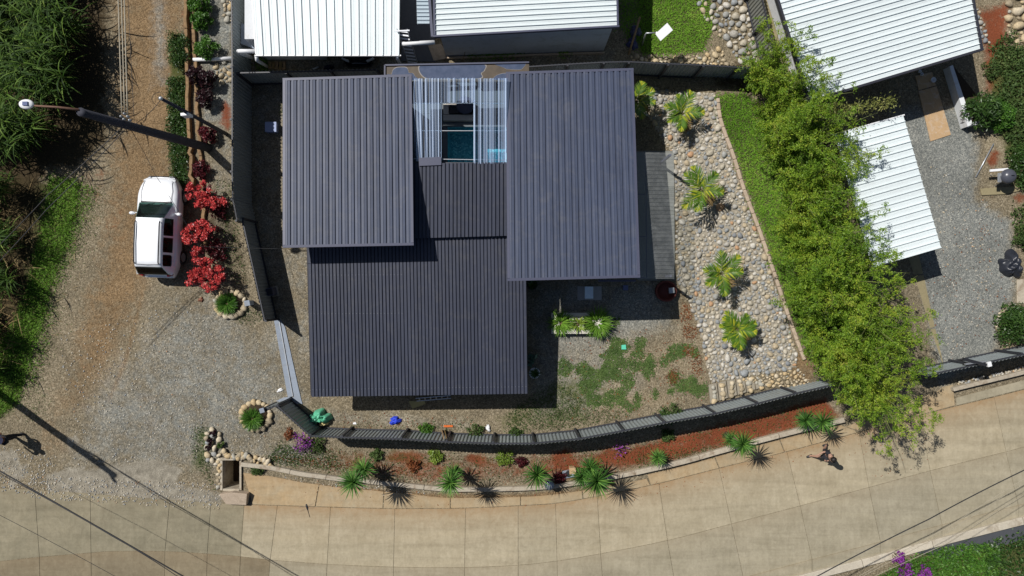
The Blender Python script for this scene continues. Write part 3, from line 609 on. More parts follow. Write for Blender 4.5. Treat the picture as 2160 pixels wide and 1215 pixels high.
for y in (410, 499, 586): under(edge('purlin', W(1338, y, 2.2), W(1364, y, 2.2), .03, .05, M['trim_slate'], house))
for x, y in ((1415, 326), (1416, 582)):
    p0 = W(x, y, 2.2); under(MB().box((p0.x, p0.y, 1.06), (.09, .09, 2.12)).out('post', M['trim_slate'], house))
terr = struct(flat_piece('terrace_paving', [(1338, 318), (1422, 318), (1424, 592), (1345, 592)], -.05, .06, surf('terrace_concrete', (.20, .20, .18), .12, 12, .85, 0, .3, .8, .2, .2)))
# pool court
court = struct(bpy.data.objects.new('courtyard_floor', None)); COL.objects.link(court)
for i in range(8):
    for j in range(8):
        x0, y0 = 872 + i * 24.6, 166 + j * 24.6
        if x0 + 24 > 942 and y0 + 24 > 266: continue
        flat_piece('floor_tile', [(x0, y0), (x0 + 24, y0), (x0 + 24, y0 + 24), (x0, y0 + 24)], -.04, .04, M['tile'], court)
flat_piece('court_bed', [(870, 160), (1072, 160), (1072, 262), (870, 262)], -.05, .025, M['trim_dark'], court)
flat_piece('court_bed', [(870, 262), (942, 262), (942, 372), (870, 372)], -.05, .025, M['trim_dark'], court)
pool = thing('swimming_pool', 'small teal swimming pool in the court under the clear roof', 'pool', W(1005, 320, -1.5))
m, nt, b = nodes_of('pool_mosaic'); p = wpos(nt); v = N(nt, 'ShaderNodeTexVoronoi', distance='CHEBYCHEV'); v.inputs['Scale'].default_value = 16; v.inputs['Randomness'].default_value = .35; L(nt, p, v.inputs['Vector'])
s = N(nt, 'ShaderNodeSeparateColor'); L(nt, v.outputs['Color'], s.inputs[0])
L(nt, ramp(nt, s.outputs[0], [(0, (.06, .27, .36)), (.6, (.14, .44, .53)), (1, (.38, .68, .72))]), b.inputs['Base Color']); b.inputs['Roughness'].default_value = .4
PW = [W(x, y, 0) for x, y in POOL]; x0, x1, y1, y0 = PW[0].x, PW[1].x, PW[0].y, PW[2].y
def pl(o): o.location = -pool.location; return o
mb = MB(); mb.box(((x0 + x1) / 2, (y0 + y1) / 2, -1.45), (x1 - x0 + .3, y1 - y0 + .3, .1))
for cx, cy, sx, sy in ((x0 - .08, (y0 + y1) / 2, .14, y1 - y0), (x1 + .08, (y0 + y1) / 2, .14, y1 - y0), ((x0 + x1) / 2, y0 - .08, x1 - x0 + .3, .14), ((x0 + x1) / 2, y1 + .08, x1 - x0 + .3, .14)): mb.box((cx, cy, -.69), (sx, sy, 1.42))
pl(mb.out('basin', m, pool))
mb = MB()
for cx, cy, sx, sy in ((x0 - .09, (y0 + y1) / 2, .2, y1 - y0 - .02), ((x0 + x1) / 2, y1 + .10, x1 - x0 + .38, .2)): mb.box((cx, cy, .045), (sx, sy, .05))
pl(mb.out('coping', M['tile'], pool))
m, nt, b = nodes_of('pool_water'); nt.nodes.remove(b)
t = N(nt, 'ShaderNodeBsdfTransparent'); t.inputs[0].default_value = (.62, .93, .95, 1); g = N(nt, 'ShaderNodeBsdfGlossy'); g.inputs['Roughness'].default_value = .03
fr = N(nt, 'ShaderNodeFresnel'); fr.inputs[0].default_value = 1.33; mx = N(nt, 'ShaderNodeMixShader'); L(nt, fr.outputs[0], mx.inputs[0]); L(nt, t.outputs[0], mx.inputs[1]); L(nt, g.outputs[0], mx.inputs[2]); L(nt, mx.outputs[0], nt.nodes['Material Output'].inputs[0])
nb = N(nt, 'ShaderNodeBump'); nb.inputs['Strength'].default_value = .15; L(nt, noise(nt, wpos(nt), 6, 3), nb.inputs['Height']); L(nt, nb.outputs[0], g.inputs['Normal'])
nseg = 8; V = [(x0 + .0 + (x1 - x0) * i / nseg, y0 + (y1 - y0) * j / nseg, -.18) for j in range(nseg + 1) for i in range(nseg + 1)]
pl(mesh_obj('water', V, [(j * 9 + i, j * 9 + i + 1, j * 9 + i + 10, j * 9 + i + 9) for j in range(8) for i in range(8)], m, pool))
bench = thing('pool_bench', 'pale bench platform with a sunken dark seat beside the pool', 'bench', W(970, 240, .04))
mb = MB(); 
for q in ([(935, 218), (946, 218), (946, 241), (935, 241)], [(935, 242), (1000, 242), (1000, 254), (935, 254)], [(946, 218), (1000, 218), (1000, 222), (946, 222)]): 
    P = [W(x, y, .3) for x, y in q]; mb.prism([(a.x, a.y) for a in P], .04, .3)
o = mb.out('platform', M['deckw'], bench); o.location = -bench.location
o = flat_piece('seat', [(948, 224), (998, 224), (998, 239), (948, 239)], .04, .2, M['black'], bench); o.location = -bench.location
tub = thing('round_tub', 'round black tub standing in the pale pool bench', 'tub', W(982, 226, .2))
MB().lathe([(.26, 0), (.34, .05), (.36, .3), (.33, .3), (.30, .08)], (0, 0, 0), 20).out('tub_wall', M['black'], tub, True); MB().lathe([(.36, .28), (.385, .30), (.36, .32)], (0, 0, 0), 20).out('rim', M['trim_slate'], tub, True)

# neighbouring buildings
car_port = thing('carport', 'white ribbed carport roof with parked dark car under its edge', 'carport', W(690, 60, 0))
r = roof(car_port, [(520, -190, 2.75), (846, -190, 2.75), (540, 117, 2.6), (843, 117, 2.6)], 18, 3, PROF_WHITE, M['roof_white'], M['white'], sides=('bottom', 'left'), tw=.05, th=.06); r.location = -car_port.location
o = MB().prism([(W(x, y, 0).x, W(x, y, 0).y) for x, y in ((563, -100), (690, -100), (690, 126), (563, 126))], 0, 2.5).out('wall', M['wall_white'], car_port); o.location = -car_port.location
for x, y in ((830, 118), (830, -60)):
    p0 = W(x, y, 0); o = MB().box((p0.x, p0.y, 1.25), (.12, .12, 2.5)).out('post', M['white'], car_port); o.location = -car_port.location
def pipe(name, label, pts, r, mat, cat='pipe', group=None):
    o = MB().tube(pts, r, 10).out(name, mat, None, True); return tag(o, label, cat, group)
pipe('drain_pipe', 'white drain pipe elbow dropping from carport corner by the left fence', [W(540, 108, 2.45), W(508, 108, 2.4), W(503, 108, 2.36), W(507, 112, 2.2), W(540, 125, .02)], .085, M['white'])
pipe('drain_pipe', 'short white downpipe at the front corner of the carport', [W(541, 119, 2.55), W(542, 127, 2.35), W(563, 140, .02)], .07, M['white'])
pipe('drain_pipe', 'white pipe linking the carport eave to the neighbouring white roof', [W(846, 93, 2.45), W(880, 91, 2.45), W(917, 89, 2.45)], .085, M['white'])
pipe('drain_pipe', 'short white downpipe at the carport corner beside the ladder', [W(838, 117, 2.55), W(838, 124, 2.35), W(846, 138, .02)], .06, M['white'])
pipe('drain_pipe', 'long white drain pipe lying across the planted strip', [W(408, 126, .13), W(450, 125, .14), W(489, 123, .13)], .085, M['white'])
lean = tag(flat_piece('lean_to_roof', [(508, 48), (539, 60), (539, 104), (508, 92)], 1.2, 1.24, M['track']), 'small pale lean-to sheet beside the carport wall', 'roof sheet')
nh = thing('neighbour_house', 'white-roofed house with grey wall and dark fascia behind the fence', 'house', W(1100, 60, 0))
r = roof(nh, [(912, -190, 3.3), (1297, -205, 3.3), (917, 77, 2.85), (1303, 56, 2.85)], 23, 4, PROF_WHITE, M['roof_white'], M['trim_slate'], sides=('bottom', 'right', 'left'), tw=.07, th=.16, order='h'); r.location = -nh.location
def in_nh(o): o.location = -nh.location; return o
in_nh(wallring('wall', [(935, -120), (1268, -130), (1273, 108), (941, 119)], 2.7, M['wall_grey'], nh))
in_nh(flat_piece('plinth', [(938, 120), (1275, 109), (1276, 112), (938, 123)], 0, .12, M['block'], nh))
P = [W(x, y, 2.2) for x, y in ((878, -20), (905, -20), (906, 51), (880, 51))]
c4 = [P[0], P[3], P[1], P[2]]
for o in sheets('canopy_sheet', c4, 9, 9, PROF_WHITE, surf('pale_blue_sheet', (.38, .46, .52), .06, 15, .5), nh): in_nh(o)
in_nh(edge('gutter', W(906, 0, 2.7), W(912, 78, 2.7), .1, .12, M['trim_slate'], nh))
pav = struct(flat_piece('service_paving', [(846, -60), (915, -60), (918, 130), (846, 128)], -.05, .03, surf('service_concrete', (.12, .125, .14), .12, 12, .85, 0, .3, .8, .2, .2)))
struct(flat_piece('service_paving', [(903, 96), (930, 92), (950, 122), (915, 128)], -.05, .045, M['block']))

rh = thing('neighbour_house', 'large white-roofed house with white side wall next to the bamboo', 'house', W(1870, 60, 0))
r = roof(rh, [(1578, -200, 3.0), (1998, -310, 3.0), (1707, 214, 2.6), (2070, 105, 2.6)], 34, 4, PROF_WHITE, M['roof_white'], M['trim_dark'], sides=('bottom', 'right', 'left'), tw=.09, th=.16, order='h'); r.location = -rh.location
def in_rh(o): o.location = -rh.location; return o
in_rh(wallring('wall', [(1560, -190), (1900, -290), (1960, 50), (1668, 165)], 2.45, M['wall_white'], rh))
in_rh(flat_piece('plinth', [(1545, -190), (1561, -194), (1666, 165), (1652, 168)], 0, .18, M['tan'], rh))
cp = thing('carport', 'small white ribbed carport roof half hidden by bamboo', 'carport', W(1850, 430, 0))
r = roof(cp, [(1760, 283, 2.35), (1905, 243, 2.35), (1840, 565, 2.25), (1985, 523, 2.25)], 20, 4, PROF_WHITE, M['roof_white'], M['white'], sides=('top',), tw=.05, th=.07, order='h'); r.location = -cp.location
for x, y in ((1900, 252), (1972, 518), (1845, 555), (1770, 290)):
    p0 = W(x, y, 2.2); o = MB().box((p0.x, p0.y, 1.08), (.1, .1, 2.16)).out('post', M['trim_dark'], cp); o.location = -cp.location

# ------------------------------------------------------------------ fences of corrugated sheet
def fence(name, label, base, h, side=1, step=None, cat='fence', pitch=.155, mat=None):
    """base: pixels along the foot; side: +1 posts to the left of the run, -1 to the right"""
    pts = [W(x, y, 0) for x, y in base]; f = thing(name, label, cat, (pts[0].x, pts[0].y, 0)); o0 = f.location
    mat = mat or M['fence']
    def add(mb, nm, mt): o = mb.out(nm, mt, f); o.location = -o0; return o
    for i in range(len(pts) - 1):
        a, b2 = pts[i], pts[i + 1]; d = b2 - a; ln = d.length; d.normalize(); s = Vector((-d.y, d.x, 0)) * side
        nseg = max(1, round(ln / (step or ln)))
        for k in range(nseg):
            p, q = a.lerp(b2, k / nseg) - d * .004 + s * .002 * (k % 2), a.lerp(b2, (k + 1) / nseg) + d * .004 + s * .002 * (k % 2)
            nr = max(3, round((q - p).length / pitch)); top = []; bot = []
            for j in range(nr * 4 + 1):
                off = (0, .0, .03, .03)[j % 4]
                x = p.lerp(q, j / (nr * 4)) - s * off
                top.append(Vector((x.x, x.y, h))); bot.append(Vector((x.x, x.y, -.05)))
            n = len(top); mb = MB(); mb.add(top + bot, [(j, j + 1, n + j + 1, n + j) for j in range(n - 1)])
            add(mb, 'fence_panel', mat)
            mb = MB(); bar(mb, Vector((p.x, p.y, h)) + s * .03, Vector((q.x, q.y, h)) + s * .03, .05, .05, -.04); add(mb, 'rail', M['fence_post']); mb = MB()
            bar(mb, Vector((p.x, p.y, .12)) + s * .03, Vector((q.x, q.y, .12)) + s * .03, .05, .06); add(mb, 'rail', M['fence_post'])
            mb = MB(); c = a.lerp(b2, k / nseg) + s * .075; ang = math.atan2(d.y, d.x); mb.box((c.x, c.y, h / 2 - .01), (.08, .08, h + .02), ang); add(mb, 'post', M['fence_post'])
        if i == len(pts) - 2:
            mb = MB(); c = b2 + s * .075; mb.box((c.x, c.y, h / 2 - .01), (.08, .08, h + .02), ang); add(mb, 'post', M['fence_post'])
    return f
fence('boundary_fence', 'dark corrugated metal fence beside the planted strip and dirt road', [(528, -150), (529, 40), (530, 172), (530, 275), (530, 378), (531, 432), (540, 474)], 2.0, -1)
fence('boundary_fence', 'dark corrugated metal fence in front of the white carport', [(534, 178), (630, 176), (720, 174), (812, 172)], 1.72, -1)
fence('boundary_fence', 'dark corrugated metal fence behind the grey-walled house', [(1110, 167), (1190, 162), (1262, 158), (1312, 157), (1390, 161), (1460, 164), (1530, 168), (1600, 174)], 1.8, -1)
fence('boundary_fence', 'curved dark corrugated fence along the road flower bed', [(613, 842), (680, 902), (743, 905), (860, 908), (950, 914), (1043, 917), (1123, 917), (1213, 908), (1300, 892), (1382, 876), (1483, 858), (1567, 838), (1643, 818), (1720, 800)], 1.82, 1)
fence('boundary_fence', 'grey corrugated fence between river stones and white house', [(1545, -130), (1573, 0), (1590, 72), (1608, 143)], 1.65, -1, mat=surf('fence_grey_green', (.20, .205, .185), .12, 10, .5, 0, .35, .9, .05, .4, (.15, .13, .09), .5))
fence('boundary_fence', 'grey corrugated fence closing the right-hand gravel drive', [(1905, 784), (2002, 763), (2099, 742), (2190, 722), (2290, 700)], 1.62, 1)
fence('return_fence', 'short dark fence return beside the green sack', [(582, 851), (613, 841)], 1.5, -1)
# sliding gate and its track
gate = fence('sliding_gate', 'grey corrugated sliding gate standing open along its track', [(539, 470), (584, 674)], 1.58, 1, cat='gate')
tr = struct(bpy.data.objects.new('gate_track', None)); COL.objects.link(tr)
for q in ([(578, 676), (588, 674), (617, 836), (607, 838)], [(591, 674), (601, 690), (634, 838), (620, 838)], [(599, 838), (634, 838), (638, 852), (610, 852), (582, 846)]): flat_piece('track_strip', q, -.05, .035, M['track'], tr)
mb = MB(); bar(mb, W(589, 676, .05), W(618, 836, .05), .03, .05); mb.out('rail', M['steel'], tr)
opn = thing('gate_motor', 'small dark motor box beside the open sliding gate', 'gate motor', W(578, 615, 0))
bevel(MB().box((0, 0, .28), (.28, .34, .5), .2).out('housing', M['trim_slate'], opn), .03); MB().box((.02, 0, .55), (.2, .24, .04), .2).out('lid', M['black'], opn); MB().box((0, 0, .02), (.4, .46, .04), .2).out('base', M['kerb'], opn)
pil = thing('gate_post', 'dark square gate post at the end of the short fence return', 'gate post', W(581, 852, 0))
bevel(MB().box((0, 0, .8), (.16, .16, 1.6), .3).out('shaft', M['fence_post'], pil), .01); bevel(MB().box((0, 0, 1.62), (.2, .2, .04), .3).out('cap', M['track'], pil), .01)
pil = thing('gate_post', 'low grey gate post by the stone-ringed tuft near the red bushes', 'gate post', W(531, 639, 0))
bevel(MB().box((0, 0, .25), (.2, .2, .5), .2).out('shaft', M['track'], pil), .01); bevel(MB().box((0, 0, .52), (.24, .24, .04), .2).out('cap', M['track'], pil), .01)
# ------------------------------------------------------------------ plants
def unit(v): return v / np.maximum(np.linalg.norm(v, axis=1), 1e-9)[:, None]
def leaf_quads(C, size, aspect=.4, up=.6, droop=0.):
    n = len(C); nr = unit(RNG.normal(size=(n, 3)) + np.array([0, 0, up])); d = unit(np.cross(nr, RNG.normal(size=(n, 3)))); d[:, 2] -= droop; d = unit(d)
    s = unit(np.cross(nr, d)); Ln = size * RNG.uniform(.6, 1.4, (n, 1)); Wd = Ln * aspect
    V = np.stack([C - d * Ln / 2, C + s * Wd / 2, C + d * Ln / 2, C - s * Wd / 2], 1).reshape(-1, 3)
    return V, np.arange(n * 4).reshape(-1, 4)
def strip(o, az, Ln, wd, p0, p1, seg=5, twist=0.):
    """one arching pointed blade: starts at pitch p0, ends at pitch p1 (radians above level)"""
    V = []; p = np.array(o, float); dx, dy = math.cos(az), math.sin(az); s = np.array([-dy, dx, 0.])
    for i in range(seg + 1):
        t = i / seg; ww = wd * (1 - t ** 2.2) * (.55 + .45 * min(1, t * 4)) + .002
        side = s * math.cos(twist * t) + np.array([0, 0, 1.]) * math.sin(twist * t)
        V += [p - side * ww / 2, p + side * ww / 2]; a = p0 + (p1 - p0) * t; st = Ln / seg
        p = p + np.array([dx * math.cos(a), dy * math.cos(a), math.sin(a)]) * st
    return V, [(2 * i, 2 * i + 1, 2 * i + 3, 2 * i + 2) for i in range(seg)]
class Blades:
    def __init__(s): s.V = []; s.F = []; s.n = 0
    def add(s, V, F): s.V += V; s.F += [tuple(i + s.n for i in f) for f in F]; s.n += len(V)
    def out(s, name, mat, parent, smooth_=True): return mesh_obj(name, np.array(s.V), np.array(s.F), mat, parent, smooth_)
def stems(parent, base, tips, r0, mat, name='stem'):
    mb = MB()
    for t in tips:
        t = Vector(t); b = Vector(base) + Vector((random.uniform(-.04, .04), random.uniform(-.04, .04), 0)); m_ = b.lerp(t, .5) + Vector((random.uniform(-.06, .06), random.uniform(-.06, .06), .08))
        mb.tube([b, m_, t], [r0, r0 * .7, r0 * .3], 5)
    o = mb.out(name, mat, parent, True); o['kind'] = 'stuff'; return o
def bush(name, label, cat, loc, r, h, mat, ncl, per, leaf, aspect=.45, up=.7, group=None, clr=.34, flat=.7, sy=1., stemmat=None):
    t = thing(name, label, cat, loc, random.uniform(0, 0), group); cs = []
    for k in range(ncl):
        a = 2.4 * k + random.uniform(-.4, .4); q = math.sqrt((k + .5) / ncl); zz = h * (1 - .55 * q * q) * random.uniform(.72, 1.05)
        cs.append((r * .82 * q * math.cos(a), r * .82 * q * math.sin(a) * sy, max(.1, zz - r * clr * .4)))
    C = []
    for c in cs:
        d = unit(RNG.normal(size=(per, 3))) * (r * clr * RNG.uniform(.45, 1.1, (per, 1))); d[:, 2] *= flat; C.append(np.array(c) + d)
    C = np.vstack(C); C[:, 2] = np.maximum(C[:, 2], .03); V, Fc = leaf_quads(C, leaf, aspect, up)
    mesh_obj('foliage', V, Fc, mat, t); stems(t, (0, 0, -.02), cs, .02, stemmat or M['bark']); return t

# tall cane beside the dirt road
def cane_clump(name, nst, hgt, spread):
    t = thing(name, 'tall green cane clump with arching strap leaves beside dirt road', 'cane', (0, 0, 0), 0, 'cane clumps along the dirt road')
    bl = Blades(); mb = MB()
    for k in range(nst):
        a = random.uniform(0, 6.28); q = spread * math.sqrt(random.random()); b = np.array([q * math.cos(a), q * math.sin(a), -.03])
        lean = np.array([random.gauss(0, .16), random.gauss(0, .16), 1.]); hh = hgt * random.uniform(.7, 1.1)
        mb.tube([b, b + lean * hh * .5, b + lean * hh], [.016, .013, .006], 4)
        for j in range(11):
            f = random.uniform(.3, 1.); o = b + lean * hh * f
            bl.add(*strip(o, random.uniform(0, 6.28), random.uniform(.7, 1.35), random.uniform(.035, .07), random.uniform(.5, 1.1), random.uniform(-1.2, -.3), 5, random.uniform(-.6, .6)))
    bl.out('foliage', M['cane'], t); o = mb.out('stalks', M['greenstem'], t, True); o['kind'] = 'stuff'; return t
protos = [cane_clump('cane_clump', 26, random.uniform(2.5, 3.1), .55) for _ in range(4)]
spots = []
for k in range(60):
    y = random.uniform(-140, 335); x = random.uniform(-110, 178 - max(0, (y - 200)) * .55)
    if all((x - a) ** 2 + (y - b2) ** 2 > 40 ** 2 for a, b2 in spots): spots.append((x, y))
for k in range(60):
    y = random.uniform(350, 790); x = random.uniform(-110, 52 - (y - 380) * .1)
    if all((x - a) ** 2 + (y - b2) ** 2 > 48 ** 2 for a, b2 in spots): spots.append((x, y))
for i, (x, y) in enumerate(spots):
    o = protos[i] if i < 4 else copy_tree(protos[i % 4])
    if y > 340: o['label'] = 'shorter cane clump rising from dry straw on the verge'; o['group'] = 'short cane clumps in the dry straw'
    o.location = W(x, y, 0); o.rotation_euler = (0, 0, random.uniform(0, 6.28)); s = random.uniform(.8, 1.12) * (1 if y < 340 else .7); o.scale = (s, s, s)
# dry stalks lying at the foot of the cane
bl = Blades()
for x, y in scatter([(-20, 430), (70, 400), (85, 520), (60, 640), (30, 760), (-20, 800)], 170):
    p0 = W(x, y, 0); bl.add(*strip((p0.x, p0.y, random.uniform(.05, .5)), random.uniform(0, 6.28), random.uniform(.4, 1.1), random.uniform(.012, .03), random.uniform(-.1, .3), random.uniform(-.3, .1), 3))
for x, y in scatter([(100, 420), (190, 400), (200, 540), (120, 720), (60, 880), (30, 900), (90, 640)], 60):
    p0 = W(x, y, 0); bl.add(*strip((p0.x, p0.y, .05), random.uniform(0, 6.28), random.uniform(.2, .45), .015, .05, 0, 2))
tag(bl.out('dry_stalks', M['dry'], None), 'dry straw stalks littering the verge under the cane', 'straw', kind='stuff')

def grass_on(name, label, polys, mat, size, aspect=.16, up=.15, z=.05, cat='grass', wob=10.):
    C = []
    for poly, n in polys:
        s = scatter(poly, n); s = s + RNG.normal(size=s.shape) * wob * .35 * RNG.uniform(.2, 2.2, (len(s), 1))
        X = (s[:, 0] - 1080) / 48; Y = (607.5 - s[:, 1]) / 48; C.append(np.stack([X, Y, gz_px(s[:, 0], s[:, 1]) + RNG.uniform(.2, 1., len(s)) * z], 1))
    V, Fc = leaf_quads(np.vstack(C), size, aspect, up); return tag(mesh_obj(name, V, Fc, mat), label, cat, kind='stuff')
VERGE = [(105, 372), (168, 378), (162, 470), (118, 580), (92, 680), (62, 780), (40, 850), (-10, 885), (-40, 880), (-40, 780), (20, 700), (60, 600), (85, 500), (100, 420)]
grass_on('verge_grass', 'rough green grass along the edge of the dirt road', [(VERGE, 15000), ([(160, 380), (205, 400), (160, 520), (118, 620), (105, 720), (70, 820), (60, 800), (110, 600)], 1500)], M['grass'], .13, .18, .9, .14)
LAWN = [(1500, 208), (1565, 205), (1640, 300), (1760, 430), (1800, 600), (1800, 790), (1720, 800), (1672, 700), (1645, 620), (1610, 530), (1575, 430), (1550, 350), (1518, 280)]
grass_on('lawn', 'green lawn strip between the stone bank and the bamboo', [(LAWN, 26000)], M['lawn'], .10, .24, 2.0, .06, wob=14)
grass_on('lawn', 'shaded lawn patch beside the white-roofed house', [([(1300, -60), (1480, -60), (1505, 55), (1482, 108), (1400, 118), (1350, 112), (1310, 60)], 11000)], M['lawn'], .10, .24, 2.0, .06, wob=14)
grass_on('hillside_plants', 'mixed green groundcover on the red slope beside the gravel drive', [([(2130, 100), (2200, 90), (2200, 420), (2150, 400), (2125, 300), (2085, 260), (2095, 215)], 6500), ([(2085, 100), (2140, 60), (2130, 140), (2100, 160)], 500), ([(2130, 440), (2200, 420), (2200, 560), (2150, 520)], 1200)], M['weed'], .14, .4, .6, .22, 'plants')
HEDGE = [(358, 165), (392, 165), (398, 250), (396, 390), (366, 385), (356, 280)]
def lowhedge(name, label, polys, mat, leaf, z, n, aspect=.45, nclumpz=.5, cat='hedge'):
    t = thing(name, label, cat, W(*np.mean(polys[0], 0), None)); C = []
    for poly in polys:
        s = scatter(poly, n); s += RNG.normal(size=s.shape) * 3
        X = (s[:, 0] - 1080) / 48; Y = (607.5 - s[:, 1]) / 48
        bumpz = .55 + .45 * np.sin(X * 5.1 + np.sin(Y * 3.7) * 2) * np.sin(Y * 4.3 + 1.3)
        C.append(np.stack([X, Y, gz_px(s[:, 0], s[:, 1]) + z * (.25 + .75 * bumpz) * np.sqrt(RNG.random(len(s)))], 1))
    V, Fc = leaf_quads(np.vstack(C), leaf, aspect, .7); o = mesh_obj('foliage', V, Fc, mat, t); o.location = -t.location
    tips = [Vector(c) - t.location for c in np.vstack(C)[:: max(1, len(V) // 4 // 14)]]
    mb = MB()
    for q in tips: mb.tube([(q.x, q.y, -.03 - 0), (q.x * 1.0, q.y, max(.05, q.z))], [.014, .006], 5)
    k = mb.out('stems', M['bark'], t); k['kind'] = 'stuff'; return t
lowhedge('roadside_hedge', 'low clipped green hedge along the clay bank of the dirt road', [HEDGE], M['shrub_dark'], .085, .35, 6500)
lowhedge('roadside_hedge', 'round dark green hedge clump at the end of the clay bank', [[(362, 75), (388, 72), (404, 90), (402, 125), (380, 150), (362, 130)]], M['shrub_dark'], .085, .55, 2600)

# planted strip
for x, y, r_, h_, lb in ((420, 12, .5, .8, 'bright green shrub in the gravel strip beside the upper clay bank'), (423, 46, .45, .75, 'bright green shrub in the gravel strip between two others'), (434, 104, .55, .8, 'bright green shrub beside the long white drain pipe')):
    bush('green_shrub', lb, 'shrub', W(x + 8, y + 3, 0), r_, h_, M['shrub'], 14, 130, .10)
for x, y, r_, h_, lb in ((412, 160, .42, .9, 'blackish wine-leaved shrub just below the white drain pipe'), (438, 168, .42, .9, 'second blackish wine-leaved shrub below the white drain pipe'), (432, 208, .45, .85, 'blackish wine-leaved shrub near the telephone pole')):
    bush('wine_leaved_shrub', lb, 'shrub', W(x + 8, y + 5, 0), r_, h_, M['darkred'], 12, 90, .11)
for x, y, r_, h_, lb in ((440, 283, .42, .7, 'maroon-leaved shrub at the foot of the telephone pole'), (424, 356, .42, .6, 'maroon-leaved shrub above the red bushes')):
    bush('maroon_shrub', lb, 'shrub', W(x + 5, y + 4, 0), r_, h_, M['maroon'], 12, 80, .11)
def croton(lb, x, y, r_, h_, n, sy=1.):
    return bush('red_croton_bush', lb, 'bush', W(x + 12, y, 0), r_, h_, M['croton'], n, 72, .135, .5, 1.0, None, .26, .6, sy)
def croton(lb, x, y, polys):
    t = thing('red_croton_bush', lb, 'bush', W(x + 12, y, 0)); C = []; tips = []
    for poly, n in polys:
        for px, py in scatter(poly, n):
            h_ = random.uniform(.65, 1.2); c = np.array(W(px, py, h_)) - np.array(t.location); tips.append(tuple(c)); k = random.randint(24, 60); r_ = random.uniform(.08, .17)
            C.append(c + unit(RNG.normal(size=(k, 3))) * r_ * RNG.uniform(.3, 1.15, (k, 1)) * np.array([1, 1, .55]))
    V, Fc = leaf_quads(np.vstack(C), .095, .5, 1.3); mesh_obj('foliage', V, Fc, M['croton'], t)
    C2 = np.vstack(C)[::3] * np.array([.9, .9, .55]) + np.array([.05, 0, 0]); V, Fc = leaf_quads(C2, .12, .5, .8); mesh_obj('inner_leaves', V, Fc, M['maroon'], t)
    stems(t, (0, 0, -.02), tips[::2], .018, M['bark']); return t
croton('bright red leafy bush beside the front wheel of the parked car', 432, 408, [([(396, 384), (422, 376), (434, 388), (447, 402), (440, 424), (426, 438), (414, 440), (396, 420), (391, 400)], 34), (blob(453, 427, 18, 12), 12)])
croton('bright red leafy bush beside the rear door of the parked car', 426, 495, [([(382, 492), (397, 480), (408, 468), (420, 454), (432, 456), (445, 478), (459, 486), (440, 500), (426, 512), (402, 505), (394, 514), (383, 503)], 38), (blob(418, 530, 14, 8), 5)])
croton('bright red leafy bush nearest the stone-ringed tuft', 433, 578, [([(405, 548), (438, 545), (462, 560), (477, 580), (466, 600), (442, 612), (416, 614), (395, 598), (392, 578), (404, 568)], 52)])
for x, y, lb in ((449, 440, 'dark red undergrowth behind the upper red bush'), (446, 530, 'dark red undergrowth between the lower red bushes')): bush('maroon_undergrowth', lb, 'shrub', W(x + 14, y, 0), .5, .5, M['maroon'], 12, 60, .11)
lowhedge('groundcover', 'straggly grey-green groundcover between red bushes and fence', [[(450, 380), (492, 380), (500, 460), (525, 600), (505, 605), (470, 560), (470, 450)]], M['weed'], .07, .1, 900, cat='plants')

# clipped tufts inside stone rings
def tuft(name, label, loc, r_, h_, n, mat, wd=.02, cat='plant', group=None):
    t = thing(name, label, cat, loc, 0, group); bl = Blades()
    for k in range(n):
        q = math.sqrt(random.random()); a = random.uniform(0, 6.28); o = (r_ * .35 * q * math.cos(a), r_ * .35 * q * math.sin(a), 0)
        bl.add(*strip(o, a + random.gauss(0, .5), r_ * random.uniform(.8, 1.3), wd * random.uniform(.7, 1.3), 1.45 - q * .75, random.uniform(-.3, .7) - q * .2, 4, random.uniform(-.9, .9)))
    o = bl.out('blades', mat, t); o.scale = (1, 1, h_ / r_)
    MB().lathe([(r_ * .3, -.03), (r_ * .28, .05), (r_ * .1, .1)], (0, 0, 0), 10).out('crown', M['bark'], t); return t
tuft('feathery_tuft', 'feathery green tuft in the stone ring by the red bushes', W(481, 641, .1), .42, .45, 620, M['shrub'], .022)
tuft('feathery_tuft', 'feathery green tuft in the round stone ring on the gravel', W(534, 883, .1), .42, .45, 640, M['shrub'], .022)

# palms
def palm(name, label, x, y, trunk, fr_len, n, yellow=0.):
    t = thing(name, label, 'palm', W(x, y, None) if trunk == 0 else W(x, y, None)); g0 = t.location.z
    # put the foot under the crown seen at pixel x, y
    cz = g0 + trunk; c = W(x, y, cz); t.location = (c.x, c.y, float(gz(c.x, c.y)) - .02)
    MB().tube([(0, 0, 0), (.02, .01, trunk * .5), (0, 0, trunk)], [.11, .085, .06], 9).out('trunk', M['bark'], t, True)
    for k in range(n):
        az = 6.283 * k / n + random.uniform(-.3, .3); bl = Blades(); Lr = fr_len * random.uniform(.85, 1.12); p0 = random.uniform(.75, 1.15); p1 = random.uniform(-.75, -.2); dead = k == n - 1
        if dead: p0, p1, Lr = .15, -1.1, Lr * .8
        pts = []; p = np.array([0, 0, trunk - .05]); sg = 14
        for i in range(sg + 1):
            pts.append(p.copy()); a = p0 + (p1 - p0) * (i / sg); p = p + np.array([math.cos(az) * math.cos(a), math.sin(az) * math.cos(a), math.sin(a)]) * Lr / sg
        mb = MB(); mb.tube(pts, list(np.linspace(.018, .004, sg + 1)), 4)
        f = mb.out('frond', M['greenstem'], t)
        for i in range(2, sg + 1):
            for sd in (-1, 1):
                for half in (0.,):
                    tt = i / sg; ll = Lr * .42 * math.sin(math.pi * min(1, .12 + .88 * tt) * .93 + .15) + .05; o = pts[i] + (pts[max(i - 1, 0)] - pts[i]) * half
                    bl.add(*strip(o, az + sd * (1.05 - .6 * tt + random.uniform(-.08, .08)), ll, .058, .30 + random.uniform(-.15, .2), -.45, 3))
        bl.out('leaflets', M['dry'] if dead else M['palm'], f)
    return t
